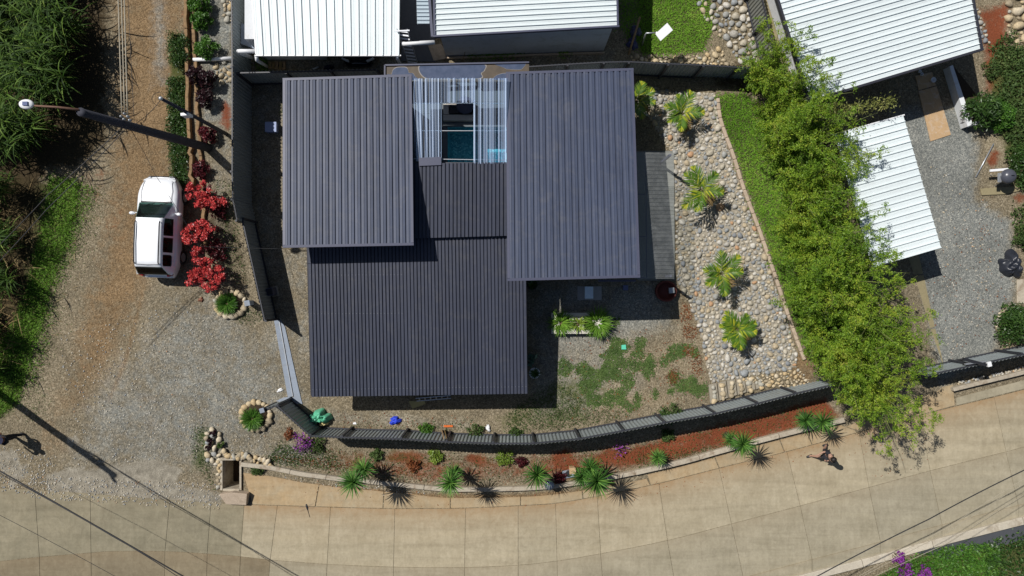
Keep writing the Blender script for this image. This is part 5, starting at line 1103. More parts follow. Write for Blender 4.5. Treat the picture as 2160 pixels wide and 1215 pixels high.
for k, (dy, lb) in enumerate(((0, 'pale thin wire over the lower kerb, nearest the road'), (10, 'pale thin wire over the lower kerb, nearest the hedge'), (34, 'faint thin wire above the corner hedge'))):
    wire(lb, [W(1700 + dy, 1280, 4.6), W(1800 + dy * .5, 1222 + dy * .2, 4.6), W(2000, 1112 + dy, 4.6), W(2160, 1010 + dy, 4.7), W(2320, 915 + dy, 4.7)], .009, M['wire_pale'], .03)

# ------------------------------------------------------------------ vehicles
def vehicle(name, label, loc, rz, paint):
    t = thing(name, label, 'car', loc, rz); g = M['glass']
    def hw(y): a = max(0, (abs(y) - 1.2) / .97); return .89 * (1 - (.42 if y > 0 else .30) * a ** 2.2)
    def zb(y): return float(np.interp(y, [-2.17, -2.1, -1.9, -1.2, .9, 1.3, 1.8, 2.02, 2.12, 2.17], [.62, .86, 1.0, 1.02, 1.03, 1.0, .93, .84, .70, .52]))
    ys = list(np.linspace(-2.17, 2.17, 40)); V = []; Fc = []
    for y in ys:
        w_, z_ = hw(y), zb(y); half = [(w_ * .90, .30), (w_ * .985, .48), (w_, .70), (w_ * .985, z_ - .14 if z_ > .8 else z_ * .9), (w_ * .93, z_ - .04), (w_ * .82, z_), (w_ * .45, z_ + .028), (0, z_ + .036)]
        V += [(-x, y, z) for x, z in half[:-1]] + [(0, y, half[-1][1])] + [(x, y, z) for x, z in half[-2::-1]]
    n = 15
    for i in range(len(ys) - 1): Fc += [(i * n + k, i * n + k + 1, (i + 1) * n + k + 1, (i + 1) * n + k) for k in range(n - 1)] + [(i * n + n - 1, i * n, (i + 1) * n, (i + 1) * n + n - 1)]
    Fc += [tuple(range(n)), tuple(range((len(ys) - 1) * n + n - 1, (len(ys) - 1) * n - 1, -1))]
    body = mesh_obj('body', V, Fc, paint, t, True)
    def ztop(y): return float(np.interp(y, [-2.06, -1.98, -1.72, -1.6, -.8, .0, .22, .32, 1.02], [1.0, 1.22, 1.60, 1.645, 1.675, 1.655, 1.62, 1.58, 1.0]))
    def wt(y): return float(np.interp(y, [-2.06, -1.7, -.8, .25, 1.02], [.68, .565, .565, .575, .735]))
    def wb(y): return float(np.interp(y, [-2.06, -1.9, -.8, .4, 1.02], [.76, .80, .83, .82, .78]))
    def cs(y, u):      # u in -1..1 across the cabin from belt to belt
        s, a = (1 if u >= 0 else -1), abs(u); zt, w1, w0 = ztop(y), wt(y), wb(y); zk = zt - .07 * min(1, (zt - 1.0) / .3)
        pts = [(0, 0., zt + .02), (.30, w1 * .55, zt + .012), (.52, w1 * .9, zt - .01), (.62, w1, zk), (1., w0, .99)]
        x = np.interp(a, [p[0] for p in pts], [p[1] for p in pts]); z = np.interp(a, [p[0] for p in pts], [p[2] for p in pts]); return s * float(x), float(z)
    US = [-1, -.93, -.8, -.66, -.62, -.57, -.52, -.41, -.3, -.15, 0, .15, .3, .41, .52, .57, .62, .66, .8, .93, 1]
    ys = list(np.linspace(-2.06, 1.02, 40)); V = []; Fc = []; n = len(US)
    for y in ys:
        for u in US: x, z = cs(y, u); V.append((x, y, z))
    def opening(y, u):
        a = abs(u)
        return (.33 < y < .96 and a < .57) or (-2.01 < y < -1.80 and a < .52) or (.66 < a < .93 and any(y0 < y < y1 for y0, y1 in ((-.40, .28), (-1.10, -.52), (-1.68, -1.24))))
    for i in range(len(ys) - 1): Fc += [(i * n + k, (i + 1) * n + k, (i + 1) * n + k + 1, i * n + k + 1) for k in range(n - 1) if not opening((ys[i] + ys[i + 1]) / 2, (US[k] + US[k + 1]) / 2)]
    mb = MB(); mb.box((0, -.56, 1.075), (1.40, 2.94, .03)); mb.out('cabin_floor', M['black'], t)
    bevel(MB().box((0, .66, 1.13), (1.24, .34, .09)).out('dashboard', M['seat_dark'], t), .03); MB().tube([(-.36 + .16 * math.cos(a), .42 + .05 * math.sin(a), 1.24 + .14 * math.sin(a)) for a in np.linspace(0, 6.283, 16)], .014, 6).out('steering_wheel', M['black'], t)
    for sx, sy in ((-.36, .0), (.36, .0), (-.38, -.85), (.38, -.85)):
        st_ = bevel(MB().box((sx, sy, 1.13), (.46, .34, .09)).out('seat', M['seat'], t), .03); bevel(MB().box((sx, sy - .2, 1.25), (.44, .12, .3), 0, .18).out('backrest', M['seat'], st_), .03); bevel(MB().box((sx, sy - .24, 1.43), (.24, .08, .13)).out('headrest', M['seat'], st_), .02)
    mesh_obj('cabin', V, [f[::-1] for f in Fc], paint, t, True)
    def pane(nm, y0, y1, u0, u1, off, mat, skew0=0., skew1=0.):
        V = []; Fc = []; ny_, nu = 8, 8
        for j in range(ny_ + 1):
            for i in range(nu + 1):
                u = u0 + (u1 - u0) * i / nu; f = i / nu; ya = y0 + skew0 * f; yb = y1 + skew1 * f; y = ya + (yb - ya) * j / ny_
                x, z = cs(y, u); e = .02; xa, za = cs(y, max(-1, u - e)); xb, zb_ = cs(y, min(1, u + e)); tu = Vector((xb - xa, 0, zb_ - za)); x1, z1 = cs(y + .03, u); ty = Vector((x1 - x, .03, z1 - z))
                nn = ty.cross(tu).normalized();
                if nn.z < 0: nn = -nn
                if abs(u) > .6 and nn.x * u < 0: nn = -nn
                V.append(Vector((x, y, z)) + nn * off)
        Fc = [(j * (nu + 1) + i, j * (nu + 1) + i + 1, (j + 1) * (nu + 1) + i + 1, (j + 1) * (nu + 1) + i) for j in range(ny_) for i in range(nu)]
        f0 = Fc[len(Fc) // 2]; fn = (V[f0[1]] - V[f0[0]]).cross(V[f0[2]] - V[f0[1]])
        if fn.dot(nn) < 0: Fc = [f[::-1] for f in Fc]
        return mesh_obj(nm, V, Fc, mat, t, True)
    pane('windshield', .30, .98, -.615, .615, .012, g); pane('rear_window', -1.74, -2.045, -.57, .57, .014, M['glass_dark'])
    for s in (-1, 1):
        pane('side_window', .30, -.42, s * .66, s * .93, .012, M['glass_dark'], 0., 0.); pane('side_window', -.50, -1.12, s * .66, s * .93, .012, M['glass_dark']); pane('side_window', -1.22, -1.70, s * .66, s * .90, .012, M['glass_dark'])
        MB().tube([(s * .50, .15, 1.675), (s * .505, .08, 1.72), (s * .51, -.8, 1.735), (s * .50, -1.55, 1.715), (s * .495, -1.62, 1.67)], .026, 8).out('roof_rail', M['black'], t, True)
        m_ = MB(); m_.lathe([(.03, -.07), (.09, -.03), (.10, .03), (.06, .08)], (s * 1.0, .52, 1.06), 10, 1.25, .75); m_.tube([(s * .82, .55, 1.02), (s * .95, .53, 1.05)], .025, 6); m_.out('mirror', paint, t, True)['kind'] = 'part'
        for y in (1.33, -1.28):
            wl = MB(); pr = [(.20, -.10), (.30, -.11), (.34, -.07), (.34, .07), (.30, .11), (.20, .10)]
            V = []; n_ = 22
            for r_, a in pr: V += [(s * .79 + a, y + r_ * math.cos(6.2832 * k / n_), .34 + r_ * math.sin(6.2832 * k / n_)) for k in range(n_)]
            wo = mesh_obj('wheel', V, [(i * n_ + k, i * n_ + (k + 1) % n_, (i + 1) * n_ + (k + 1) % n_, (i + 1) * n_ + k) for i in range(5) for k in range(n_)], M['rubber'], t, True)
            rm = MB(); V = []
            mesh_obj('rim', [(s * (.79 + .09), y + .2 * math.cos(6.2832 * k / 18), .34 + .2 * math.sin(6.2832 * k / 18)) for k in range(18)] + [(s * (.79 + .06), y, .34)], [(k, (k + 1) % 18, 18) for k in range(18)], M['alu'], wo)
        for y, z, nm, mt, sz in ((2.03, .80, 'headlight', M['lamp'], (.34, .10, .12)), (-2.09, .90, 'tail_light', M['tail'], (.22, .10, .2))):
            bevel(MB().box((s * (.53 if y > 0 else .60), y - (.02 if y > 0 else -.03), z - .02), sz, -s * (.45 if y > 0 else -.35)).out(nm, mt, t), .03)
    bevel(MB().box((0, 2.13, .47), (1.1, .12, .26)).out('front_bumper', M['black'], t), .04); bevel(MB().box((0, -2.14, .5), (1.2, .1, .24)).out('rear_bumper', paint, t), .04)
    MB().tube([(-.05, .97, 1.06), (-.5, .86, 1.16)], .012, 5).out('wiper', M['black'], t); MB().tube([(.5, .98, 1.05), (.05, .86, 1.19)], .012, 5).out('wiper', M['black'], t)
    MB().tube([(0, .12, 1.68), (0, -.02, 1.78)], [.012, .005], 5).out('antenna', M['black'], t)
    MB().tube([(-.62, .99, 1.075), (-.66, 1.5, 1.005), (-.58, 1.95, .915)], .009, 5).out('hood_seam', M['trim_dark'], t); MB().tube([(.62, .99, 1.075), (.66, 1.5, 1.005), (.58, 1.95, .915)], .009, 5).out('hood_seam', M['trim_dark'], t)
    MB().tube([(-.5, -1.64, 1.655), (0, -1.66, 1.672), (.5, -1.64, 1.655)], .009, 5).out('tailgate_seam', M['trim_dark'], t)
    MB().box((0, 1.02, 1.058), (1.3, .06, .02)).out('cowl', M['black'], t)
    return t
M['glass'] = clearmat('car_glass', (.24, .36, .33), 1.3, .03, .02, (.3, .36, .36)); M['glass_dark'] = clearmat('tinted_car_glass', (.08, .10, .10), .3, .05, .01, (.1, .12, .12)); M['seat'] = surf('seat_fabric', (.07, .075, .08), .15, 20, .9); M['seat_dark'] = surf('dashboard_plastic', (.04, .042, .046), .15, 20, .6)
m, nt, b = nodes_of('silver_paint'); b.inputs['Base Color'].default_value = (.66, .68, .72, 1); b.inputs['Metallic'].default_value = .1; b.inputs['Roughness'].default_value = .33; b.inputs['Coat Weight'].default_value = .7; b.inputs['Coat Roughness'].default_value = .06; M['paint_silver'] = m
p = wpos(nt); nz = noise(nt, p, 1.4, 4, .6); L(nt, ramp(nt, nz, [(.3, (.74, .76, .79)), (.7, (.84, .86, .89))]), b.inputs['Base Color'])
m, nt, b = nodes_of('black_paint'); b.inputs['Base Color'].default_value = (.012, .013, .016, 1); b.inputs['Roughness'].default_value = .25; b.inputs['Coat Weight'].default_value = .6; M['paint_black'] = m
m, nt, b = nodes_of('lamp_lens'); b.inputs['Base Color'].default_value = (.6, .62, .64, 1); b.inputs['Roughness'].default_value = .12; M['lamp'] = m
m, nt, b = nodes_of('tail_lens'); b.inputs['Base Color'].default_value = (.25, .012, .015, 1); b.inputs['Roughness'].default_value = .15; M['tail'] = m
vehicle('parked_car', 'silver five-door estate car with black roof rails parked on the dirt road', (-15.12, 2.63, 0), R(-1.8), M['paint_silver'])
vehicle('parked_car', 'black car parked nose-out under the white carport', (-6.6, 11.78, .0), R(180), M['paint_black'])

# ------------------------------------------------------------------ people
def skinned(name, J, E, Rd, mat, parent, sub=2):
    me = bpy.data.meshes.new(name); keys = list(J); me.from_pydata([J[k] for k in keys], [(keys.index(a), keys.index(b2)) for a, b2 in E], []); me.materials.append(mat)
    o = bpy.data.objects.new(name, me); COL.objects.link(o); o.parent = parent
    md = o.modifiers.new('skin', 'SKIN'); md.use_smooth_shade = True; md.branch_smoothing = .4
    for i, k in enumerate(keys):
        sv_ = me.skin_vertices[0].data[i]; r_ = Rd[k]; sv_.radius = r_ if hasattr(r_, '__len__') else (r_, r_); sv_.use_root = (i == 0)
    s = o.modifiers.new('sub', 'SUBSURF'); s.levels = sub; s.render_levels = sub; return o
def person(label, loc, rz, J, shirt, lower, shoe, hair, skin, longpants=False, longsleeve=False):
    """facing +y; J joints: pelvis chest neck head, l/r shoulder elbow wrist hip knee ankle toe"""
    t = thing('person', label, 'person', loc, rz); E = [('pelvis', 'chest'), ('chest', 'neck'), ('neck', 'chin'), ('chin', 'crown')]; Rd = dict(pelvis=(.145, .105), chest=(.17, .11), neck=.058, chin=.085, crown=.095)
    J = dict(J); h = Vector(J['head']); J['chin'] = tuple(h - Vector((0, 0, .06))); J['crown'] = tuple(h + Vector((0, 0, .06))); J.pop('head')
    for s in 'lr':
        E += [('chest', s + 'sh'), (s + 'sh', s + 'el'), (s + 'el', s + 'wr'), ('pelvis', s + 'hip'), (s + 'hip', s + 'kn'), (s + 'kn', s + 'an'), (s + 'an', s + 'toe')]
        Rd.update({s + 'sh': .062, s + 'el': .045, s + 'wr': .03, s + 'hip': .092, s + 'kn': .062, s + 'an': .042, s + 'toe': .034})
        w_, e_ = Vector(J[s + 'wr']), Vector(J[s + 'el']); d = (w_ - e_).normalized(); sd = d.cross(Vector((0, 1, .2))).normalized()
        J[s + 'palm'] = tuple(w_ + d * .06); E.append((s + 'wr', s + 'palm')); Rd[s + 'palm'] = .032
        for k, (o_, ln) in enumerate(((-.028, .075), (-.009, .088), (.010, .082), (.027, .062))):
            a, b2 = s + 'f%d' % k, s + 'g%d' % k; J[a] = tuple(w_ + d * (.10) + sd * o_); J[b2] = tuple(w_ + d * (.10 + ln * .8) + sd * o_ * 1.15 + Vector((0, .02, -.008))); E += [(s + 'palm', a), (a, b2)]; Rd[a] = .0095; Rd[b2] = .007
        a = s + 'th'; J[a] = tuple(w_ + d * .07 - sd * .06); E.append((s + 'palm', a)); Rd[a] = .009
    keys = ['pelvis'] + [k for k in J if k != 'pelvis']; J = {k: J[k] for k in keys}
    skinned('body', J, E, Rd, skin, t)
    sj = ['pelvis', 'chest', 'lsh', 'rsh'] + (['lel', 'rel', 'lwr', 'rwr'] if longsleeve else ['lm', 'rm'])
    for s in 'lr': J[s + 'm'] = tuple(Vector(J[s + 'sh']).lerp(Vector(J[s + 'el']), .75)); Rd[s + 'm'] = .06
    se = [('pelvis', 'chest'), ('chest', 'lsh'), ('chest', 'rsh')] + ([('lsh', 'lel'), ('rsh', 'rel'), ('lel', 'lwr'), ('rel', 'rwr')] if longsleeve else [('lsh', 'lm'), ('rsh', 'rm')])
    skinned('shirt', {k: J[k] for k in sj}, se, {k: (tuple(v * 1.25 + .02 for v in Rd[k]) if hasattr(Rd[k], '__len__') else Rd[k] * 1.2 + .008) for k in sj}, shirt, t)
    for s in 'lr': J[s + 'mk'] = tuple(Vector(J[s + 'hip']).lerp(Vector(J[s + 'kn']), .8)); Rd[s + 'mk'] = .078
    pj = ['pelvis', 'lhip', 'rhip'] + (['lkn', 'rkn', 'lan', 'ran'] if longpants else ['lmk', 'rmk'])
    pe = [('pelvis', 'lhip'), ('pelvis', 'rhip')] + ([('lhip', 'lkn'), ('rhip', 'rkn'), ('lkn', 'lan'), ('rkn', 'ran')] if longpants else [('lhip', 'lmk'), ('rhip', 'rmk')])
    skinned('trousers' if longpants else 'shorts', {k: J[k] for k in pj}, pe, {k: (tuple(v * 1.1 + .012 for v in Rd[k]) if hasattr(Rd[k], '__len__') else Rd[k] * 1.15 + .01) for k in pj}, lower, t)
    for s in 'lr':
        a, b2 = Vector(J[s + 'an']), Vector(J[s + 'toe']); d = b2 - a; d.z = 0; d.normalize(); MB().tube([a - d * .07 + Vector((0, 0, -.035)), a + Vector((0, 0, -.02)), b2 + Vector((0, 0, -.0)), b2 + d * .05 - Vector((0, 0, .012))], [.035, .05, .045, .022], 8).out('shoe', shoe, t, True)
    hh = MB(); hh.lathe([(.105, -.06), (.112, 0), (.105, .06), (.075, .105), (.02, .125)], tuple(h + Vector((0, -.02, .03))), 14, .92, 1.1); hh.out('hair', hair, t, True)
    MB().lathe([(.012, -.03), (.016, -.01), (.006, .02)], tuple(h + Vector((0, .1, -.02))), 6).out('nose', skin, t, True)
    for s in (-1, 1): MB().lathe([(.008, -.03), (.016, 0), (.008, .03)], tuple(h + Vector((s * .095, 0, -.01))), 6, .5, 1).out('ear', skin, t, True); MB().lathe([(.003, -.007), (.009, 0), (.003, .007)], tuple(h + Vector((s * .035, .088, .005))), 6).out('eye', M['black'], t)
    return t
SK = surf('skin', (.36, .215, .155), .06, 20, .55, 0, .1, 2, .03); SK2 = surf('skin_dark', (.16, .075, .045), .06, 20, .55, 0, .1, 2, .03)
JW = dict(pelvis=(0, 0, .93), chest=(0, .05, 1.28), neck=(0, .06, 1.46), head=(0, .10, 1.60), lsh=(-.19, .05, 1.38), rsh=(.19, .05, 1.38), lel=(-.27, -.10, 1.13), rel=(.25, .16, 1.14), lwr=(-.25, .06, .93), rwr=(.20, .36, 1.06), lhip=(-.09, 0, .88), rhip=(.09, 0, .88), lkn=(-.10, .24, .53), rkn=(.09, -.08, .49), lan=(-.10, .42, .10), ran=(.09, -.38, .14), ltoe=(-.11, .56, .05), rtoe=(.09, -.28, .05))
person('person in black top and shorts walking along the concrete road', tuple(W(1725, 948, .03)), R(112), JW, surf('black_shirt', (.018, .019, .025), .2, 25, .9), surf('black_shorts', (.02, .02, .026), .2, 25, .9), M['black'], surf('dark_hair', (.012, .009, .007), .2, 40, .6), SK)
JS = dict(pelvis=(0, 0, .93), chest=(0, .02, 1.28), neck=(0, .03, 1.46), head=(0, .06, 1.61), lsh=(-.19, .02, 1.38), rsh=(.19, .02, 1.38), lel=(-.30, .0, 1.12), rel=(.30, .05, 1.12), lwr=(-.24, .2, 1.02), rwr=(.24, .24, 1.02), lhip=(-.09, 0, .88), rhip=(.09, 0, .88), lkn=(-.12, .12, .5), rkn=(.12, -.05, .5), lan=(-.13, .1, .1), ran=(.13, -.22, .1), ltoe=(-.14, .24, .05), rtoe=(.14, -.1, .05))
person('person in pale lilac shirt and dark trousers standing at the gravel edge', tuple(W(40, 918, 0)), R(70), JS, surf('lilac_shirt', (.30, .31, .52), .15, 25, .9), surf('dark_trousers', (.018, .018, .022), .2, 25, .9), M['black'], surf('black_hair', (.008, .008, .008), .2, 40, .6), SK2, True)

# ------------------------------------------------------------------ ladders, panel, furniture
def ladder(label, a, b2, wd, n, mat, feet=True, side=None):
    t = thing('ladder', label, 'ladder', (a.x, a.y, a.z)); d = (b2 - a); s = (side or Vector((d.y, -d.x, 0))).normalized() * wd / 2
    for k in (-1, 1): rel(bar(MB(), a + s * k, b2 + s * k, .03, .075).out('rail', mat, t), t)
    for i in range(n): p_ = a.lerp(b2, (i + .6) / (n + .2)); rel(bar(MB(), p_ - s * .94, p_ + s * .94, .06, .03).out('rung', mat, t), t)
    return t
ld = ladder('aluminium ladder leaning on the white carport edge', W(872, 136, .02), W(848, 62, 2.95), .42, 10, M['alu'], side=Vector((1, -.12, 0)))
q = W(848, 66, 2.98); rel(bar(MB(), q + Vector((-.28, 0, 0)), q + Vector((.30, .03, 0)), .05, .06).out('crossbar', M['alu'], ld), ld)
ladder('ladder lying under the front eave of the low dark roof', W(878, 843, .2), W(951, 837, .2), .34, 6, M['alu'], side=Vector((0, .55, 1)))
sp = thing('solar_panel', 'white panel on a bent post in the upper lawn', 'solar panel', W(1354, 96, 0))
rel(MB().tube([W(1354, 96, -.02), W(1361, 74, 1.25), W(1363, 70, 1.32), W(1384, 69, 1.35)], [.035, .035, .03, .03], 8).out('post', M['steel'], sp, True), sp)
P = [W(x, y, z) for x, y, z in ((1382, 72, 1.42), (1393, 87, 1.42), (1419, 64, 1.6), (1407, 49, 1.6))]; up_ = Vector((0, 0, .04))
rel(mesh_obj('panel', P + [p_ + up_ for p_ in P], [(3, 2, 1, 0), (4, 5, 6, 7), (0, 1, 5, 4), (1, 2, 6, 5), (2, 3, 7, 6), (3, 0, 4, 7)], M['white'], sp), sp)
rel(bar(MB(), W(1384, 69, 1.36), W(1402, 68, 1.46), .05, .04).out('bracket', M['steel'], sp), sp)
def cloth(name, label, x, y, sx, sy, h_, mat, cat, seed, rz=0., n=16, z0=0.):
    r_ = np.random.default_rng(seed); t = W(x, y, z0); g = np.linspace(-1, 1, n); X, Y = np.meshgrid(g, g); ph = r_.uniform(0, 6.28, 12)
    Z = np.zeros_like(X)
    for k in range(6): a = r_.uniform(0, 3.14); f = r_.uniform(2, 7); Z += np.abs(np.sin(f * (X * math.cos(a) + Y * math.sin(a)) + ph[k])) / 6
    rr = np.sqrt(X ** 2 + Y ** 2); A = np.arctan2(Y, X); lim = 1 + .16 * np.sin(3 * A + ph[6]) + .12 * np.sin(5 * A + ph[7]) + .08 * np.sin(8 * A + ph[8])
    mx_ = np.maximum(np.abs(X), np.abs(Y)); k = np.where(rr > 0, mx_ / np.maximum(rr, 1e-6), 1); X2, Y2 = X * k * lim, Y * k * lim; edge_ = 1 - mx_ ** 4
    Z = h_ * (.25 + Z) * edge_ + .012; V = np.stack([X2 * sx / 2, Y2 * sy / 2, Z], -1).reshape(-1, 3); nb = len(V); V = np.vstack([V, V * np.array([1, 1, 0]) + np.array([0, 0, .002])])
    id_ = np.arange(n * n).reshape(n, n); q = np.stack([id_[:-1, :-1], id_[:-1, 1:], id_[1:, 1:], id_[1:, :-1]], -1).reshape(-1, 4)
    rim = list(id_[0, :]) + list(id_[1:, -1]) + list(id_[-1, -2::-1]) + list(id_[-2:0:-1, 0]); Fc = [tuple(int(v) for v in f) for f in q] + [tuple(int(v) + nb for v in f[::-1]) for f in q] + [(int(rim[i]), int(rim[i - 1]), int(rim[i - 1]) + nb, int(rim[i]) + nb) for i in range(len(rim))]
    o = mesh_obj(name, V, Fc, mat, None, True); o.location = t; o.rotation_euler = (0, 0, rz); return tag(o, label, cat)
C = lambda n, c, r=.6: surf(n, c, .1, 12, r, 0, .15, 1.5, .05)
cloth('garbage_sack', 'large mint green sack slumped beside the short fence return', 676, 879, 1.0, .62, .5, C('mint_sack', (.10, .42, .26), .4), 'sack', 3, .1, 20)
cloth('paper_bag', 'small pale yellow bag beside the mint green sack', 683, 893, .45, .2, .25, C('yellow_bag', (.62, .52, .25)), 'bag', 5, .1)
cloth('blue_cloth', 'crumpled bright blue cloth lying on the gravel', 834, 887, .5, .36, .18, C('blue_fabric', (.02, .05, .55)), 'cloth', 8, .2)
cloth('white_bag', 'small white plastic bag on the gravel by the fence', 1030, 903, .2, .34, .12, M['white'], 'bag', 9, .3)
cloth('dark_tarpaulin', 'crumpled black tarpaulin heap at the edge of the drive', 2130, 558, .95, 1.15, .45, C('black_tarp', (.022, .025, .034), .35), 'tarpaulin', 12, .2, 22)
cloth('blue_tarpaulin', 'blue-grey tarpaulin bundle on the shaded lawn', 1334, 92, .45, .55, .3, C('blue_tarp', (.05, .06, .16)), 'tarpaulin', 14, .3)
cloth('blue_tarpaulin', 'second blue-grey bundle above it on the shaded lawn', 1340, 68, .5, .5, .35, C('grey_tarp', (.09, .10, .18)), 'tarpaulin', 15, .8)
cloth('fallen_scrap', 'pale plastic scrap on the gravel near the gate track', 591, 823, .28, .16, .06, M['white'], 'litter', 18, .4)
cloth('fallen_leaf', 'brown fallen leaf clump on the gravel below the red bushes', 424, 632, .24, .2, .08, C('brown_leaf', (.22, .09, .05)), 'leaf', 19, .4)
tag(MB().tube([W(1350, 36, 1.0), W(1326, 115, .03)], .045, 8).out('wooden_pole', M['wood'], None, True), 'wooden pole leaning across the blue tarpaulin bundles', 'pole')
tag(flat_piece('plywood_offcut', [(862, 846), (870, 862), (897, 852), (896, 846)], .0, .02, C('yellow_board', (.42, .36, .16))), 'yellowish board offcut under the front eave ladder', 'board')
tag(flat_piece('green_card', [(1311, 728), (1320, 727), (1321, 737), (1311, 737)], .0, .05, C('mint_card', (.10, .55, .38))), 'small mint green tray lying on the creeping plants', 'tray')
tag(flat_piece('orange_scrap', [(936, 897), (955, 897), (955, 901), (936, 901)], .0, .04, C('orange_plastic', (.65, .14, .02))), 'thin orange plastic scrap by the fence boards', 'scrap')
tag(flat_piece('white_tile', [(1637, 803), (1645, 802), (1646, 808), (1638, 809)], .2, .26, M['white']), 'small white tile lying on the cobbled steps', 'tile')
tag(flat_piece('white_scrap', [(744, 892), (750, 890), (752, 895), (745, 895)], .0, .03, M['white']), 'tiny white scrap on the gravel inside the fence', 'scrap')
for k, lb in enumerate(('weathered board leaning on the inside of the fence', 'second weathered board leaning on the inside of the fence')):
    tag(bar(MB(), W(932 + k * 6, 908, .02), W(936 + k * 5, 924, 1.5), .09, .03).out('leaning_board', M['dry'] if k else M['wood'], None), lb, 'board')
# planter
pt = thing('concrete_planter', 'long pale concrete planter with two soil boxes in the yard', 'planter', W(1217, 682, 0))
def in_t(o, t): o.location = -t.location; return o
mb = MB()
for q in ([(1163, 660), (1271, 660), (1271, 668), (1163, 668)], [(1163, 696), (1271, 696), (1271, 704), (1163, 704)]): P = [W(x, y, .35) for x, y in q]; in_t(MB().prism([(p_.x, p_.y) for p_ in P], -.02, .35).out('side_wall', M['deckw'], pt), pt)
for q in ([(1163, 668.3), (1180, 668.3), (1180, 695.7), (1163, 695.7)], [(1201, 668.3), (1232, 668.3), (1232, 695.7), (1201, 695.7)], [(1250, 668.3), (1271, 668.3), (1271, 695.7), (1250, 695.7)]): P = [W(x, y, .34) for x, y in q]; in_t(MB().prism([(p_.x, p_.y) for p_ in P], -.02, .34).out('divider', M['deckw'], pt), pt)
for q in ([(1180, 668.5), (1201, 668.5), (1201, 695.5), (1180, 695.5)], [(1232, 668.5), (1250, 668.5), (1250, 695.5), (1232, 695.5)]): P = [W(x, y, .22) for x, y in q]; in_t(MB().prism([(p_.x, p_.y) for p_ in P], -.02, .2).out('soil', M['soil'], pt), pt)
tuft('potted_grass', 'feathery plant at the house end of the concrete planter', W(1183, 681, .2), .52, .45, 300, M['grass'], .035)
tuft('potted_grass', 'feathery plant at the stone bank end of the concrete planter', W(1261, 681, .2), .6, .5, 360, M['grass'], .035)
tuft('potted_variegated_plant', 'small cream-edged plant in the middle of the concrete planter', W(1218, 684, .3), .34, .35, 46, M['lime'], .07)
# shaded yard things
tag(bevel(flat_piece('grey_mat', [(1218, 604), (1269, 604), (1269, 633), (1218, 633)], .0, .03, C('grey_mat', (.36, .36, .36))), .005), 'grey flat slab lying in the shade of the big roof', 'slab')
bx = thing('storage_box', 'light blue box standing on the grey slab in the shade', 'box', W(1241, 617, .03)); M['blue_lid'] = C('blue_plastic', (.70, .84, 1.0), .25)
bevel(MB().box((0, 0, .12), (.34, .50, .24)).out('tub', M['blue_lid'], bx), .02); bevel(MB().box((0, 0, .255), (.37, .53, .03)).out('lid', M['blue_lid'], bx), .01)
bx = thing('storage_box', 'small dark blue box in the shade near the clear canopy', 'box', W(1318, 607, 0)); bevel(MB().box((0, 0, .1), (.2, .2, .2)).out('tub', C('navy', (.10, .12, .22)), bx), .01); MB().box((0, 0, .21), (.22, .22, .02)).out('lid', C('navy_lid', (.13, .15, .28)), bx)
bx = thing('storage_box', 'blue-grey box with a two-tone lid beside the left fence', 'box', W(576, 271, 0)); bevel(MB().box((0, 0, .14), (.48, .42, .28)).out('tub', C('slate_box', (.20, .25, .42)), bx), .015); bevel(MB().box((0, 0, .295), (.5, .44, .03)).out('lid', C('slate_lid', (.30, .36, .55)), bx), .01)
pt = thing('fire_ring', 'rusty round fire ring with a pale metal box on it', 'fire pit', W(1402, 614, 0)); MB().lathe([(.44, 0), (.46, .35), (.43, .36), (.38, .34), (.36, .06), (.1, .05)], (0, 0, 0), 24).out('ring', C('rust_red', (.14, .03, .022)), pt, True); bevel(MB().box((.2, .03, .42), (.24, .24, .2), .1).out('metal_box', M['steel'], pt), .02)
for x, y, lb, cc_ in ((1127, 785, 'white-rimmed plant pot beside the low dark roof', 'white'), (1122, 600, 'dark plant pot at the inner corner of the roofs', 'black')):
    pt = thing('plant_pot', lb, 'plant pot', W(x, y, 0)); MB().lathe([(.16, 0), (.22, .3), (.24, .36), (.21, .36), (.18, .3), (.05, .29)], (0, 0, 0), 18).out('pot', M[cc_], pt, True); tb = Blades()
    for k in range(40): tb.add(*strip((0, 0, .3), k * 2.4, random.uniform(.2, .4), .05, random.uniform(.4, 1.3), random.uniform(-.6, .2), 3))
    tb.out('leaves', M['shrub_dark'], pt)
bush('broad_leaf_plant', 'blue-green broad-leaved plant at the edge of the low roof', 'plant', W(1119, 757, 0), .3, .7, leafmat('blue_green_leaf', [(0, (.05, .12, .09)), (1, (.16, .28, .22))]), 5, 12, .26, .4)
# road verge furniture
bx = thing('meter_box', 'small square tan box on a stake in the red bed', 'meter box', W(1206, 988, 0)); bevel(MB().box((0, 0, .2), (.24, .24, .4), .05).out('case', M['ply'], bx), .015); MB().box((0, 0, .415), (.28, .28, .03), .05).out('lid', M['ply'], bx)
mh = thing('manhole', 'round dark manhole cover on a grey concrete pad in the bed', 'manhole', W(1199, 998, 0)); bevel(MB().box((0, -.02, .03), (.52, .34, .08), .2).out('pad', M['track'], mh), .02); MB().lathe([(.15, 0), (.15, .09), (.13, .1)], (0, 0, 0), 20).out('cover', M['black'], mh)
dv = thing('water_valve', 'small grey dish-topped valve post beside the broad yucca', 'valve', W(1157, 1015, 0)); MB().tube([(0, 0, -.02), (0, 0, .55)], .03, 8).out('post', M['steel'], dv, True); MB().lathe([(.05, .5), (.2, .58), (.21, .6), (.03, .56)], (0, 0, 0), 18).out('dish', M['steel'], dv, True)
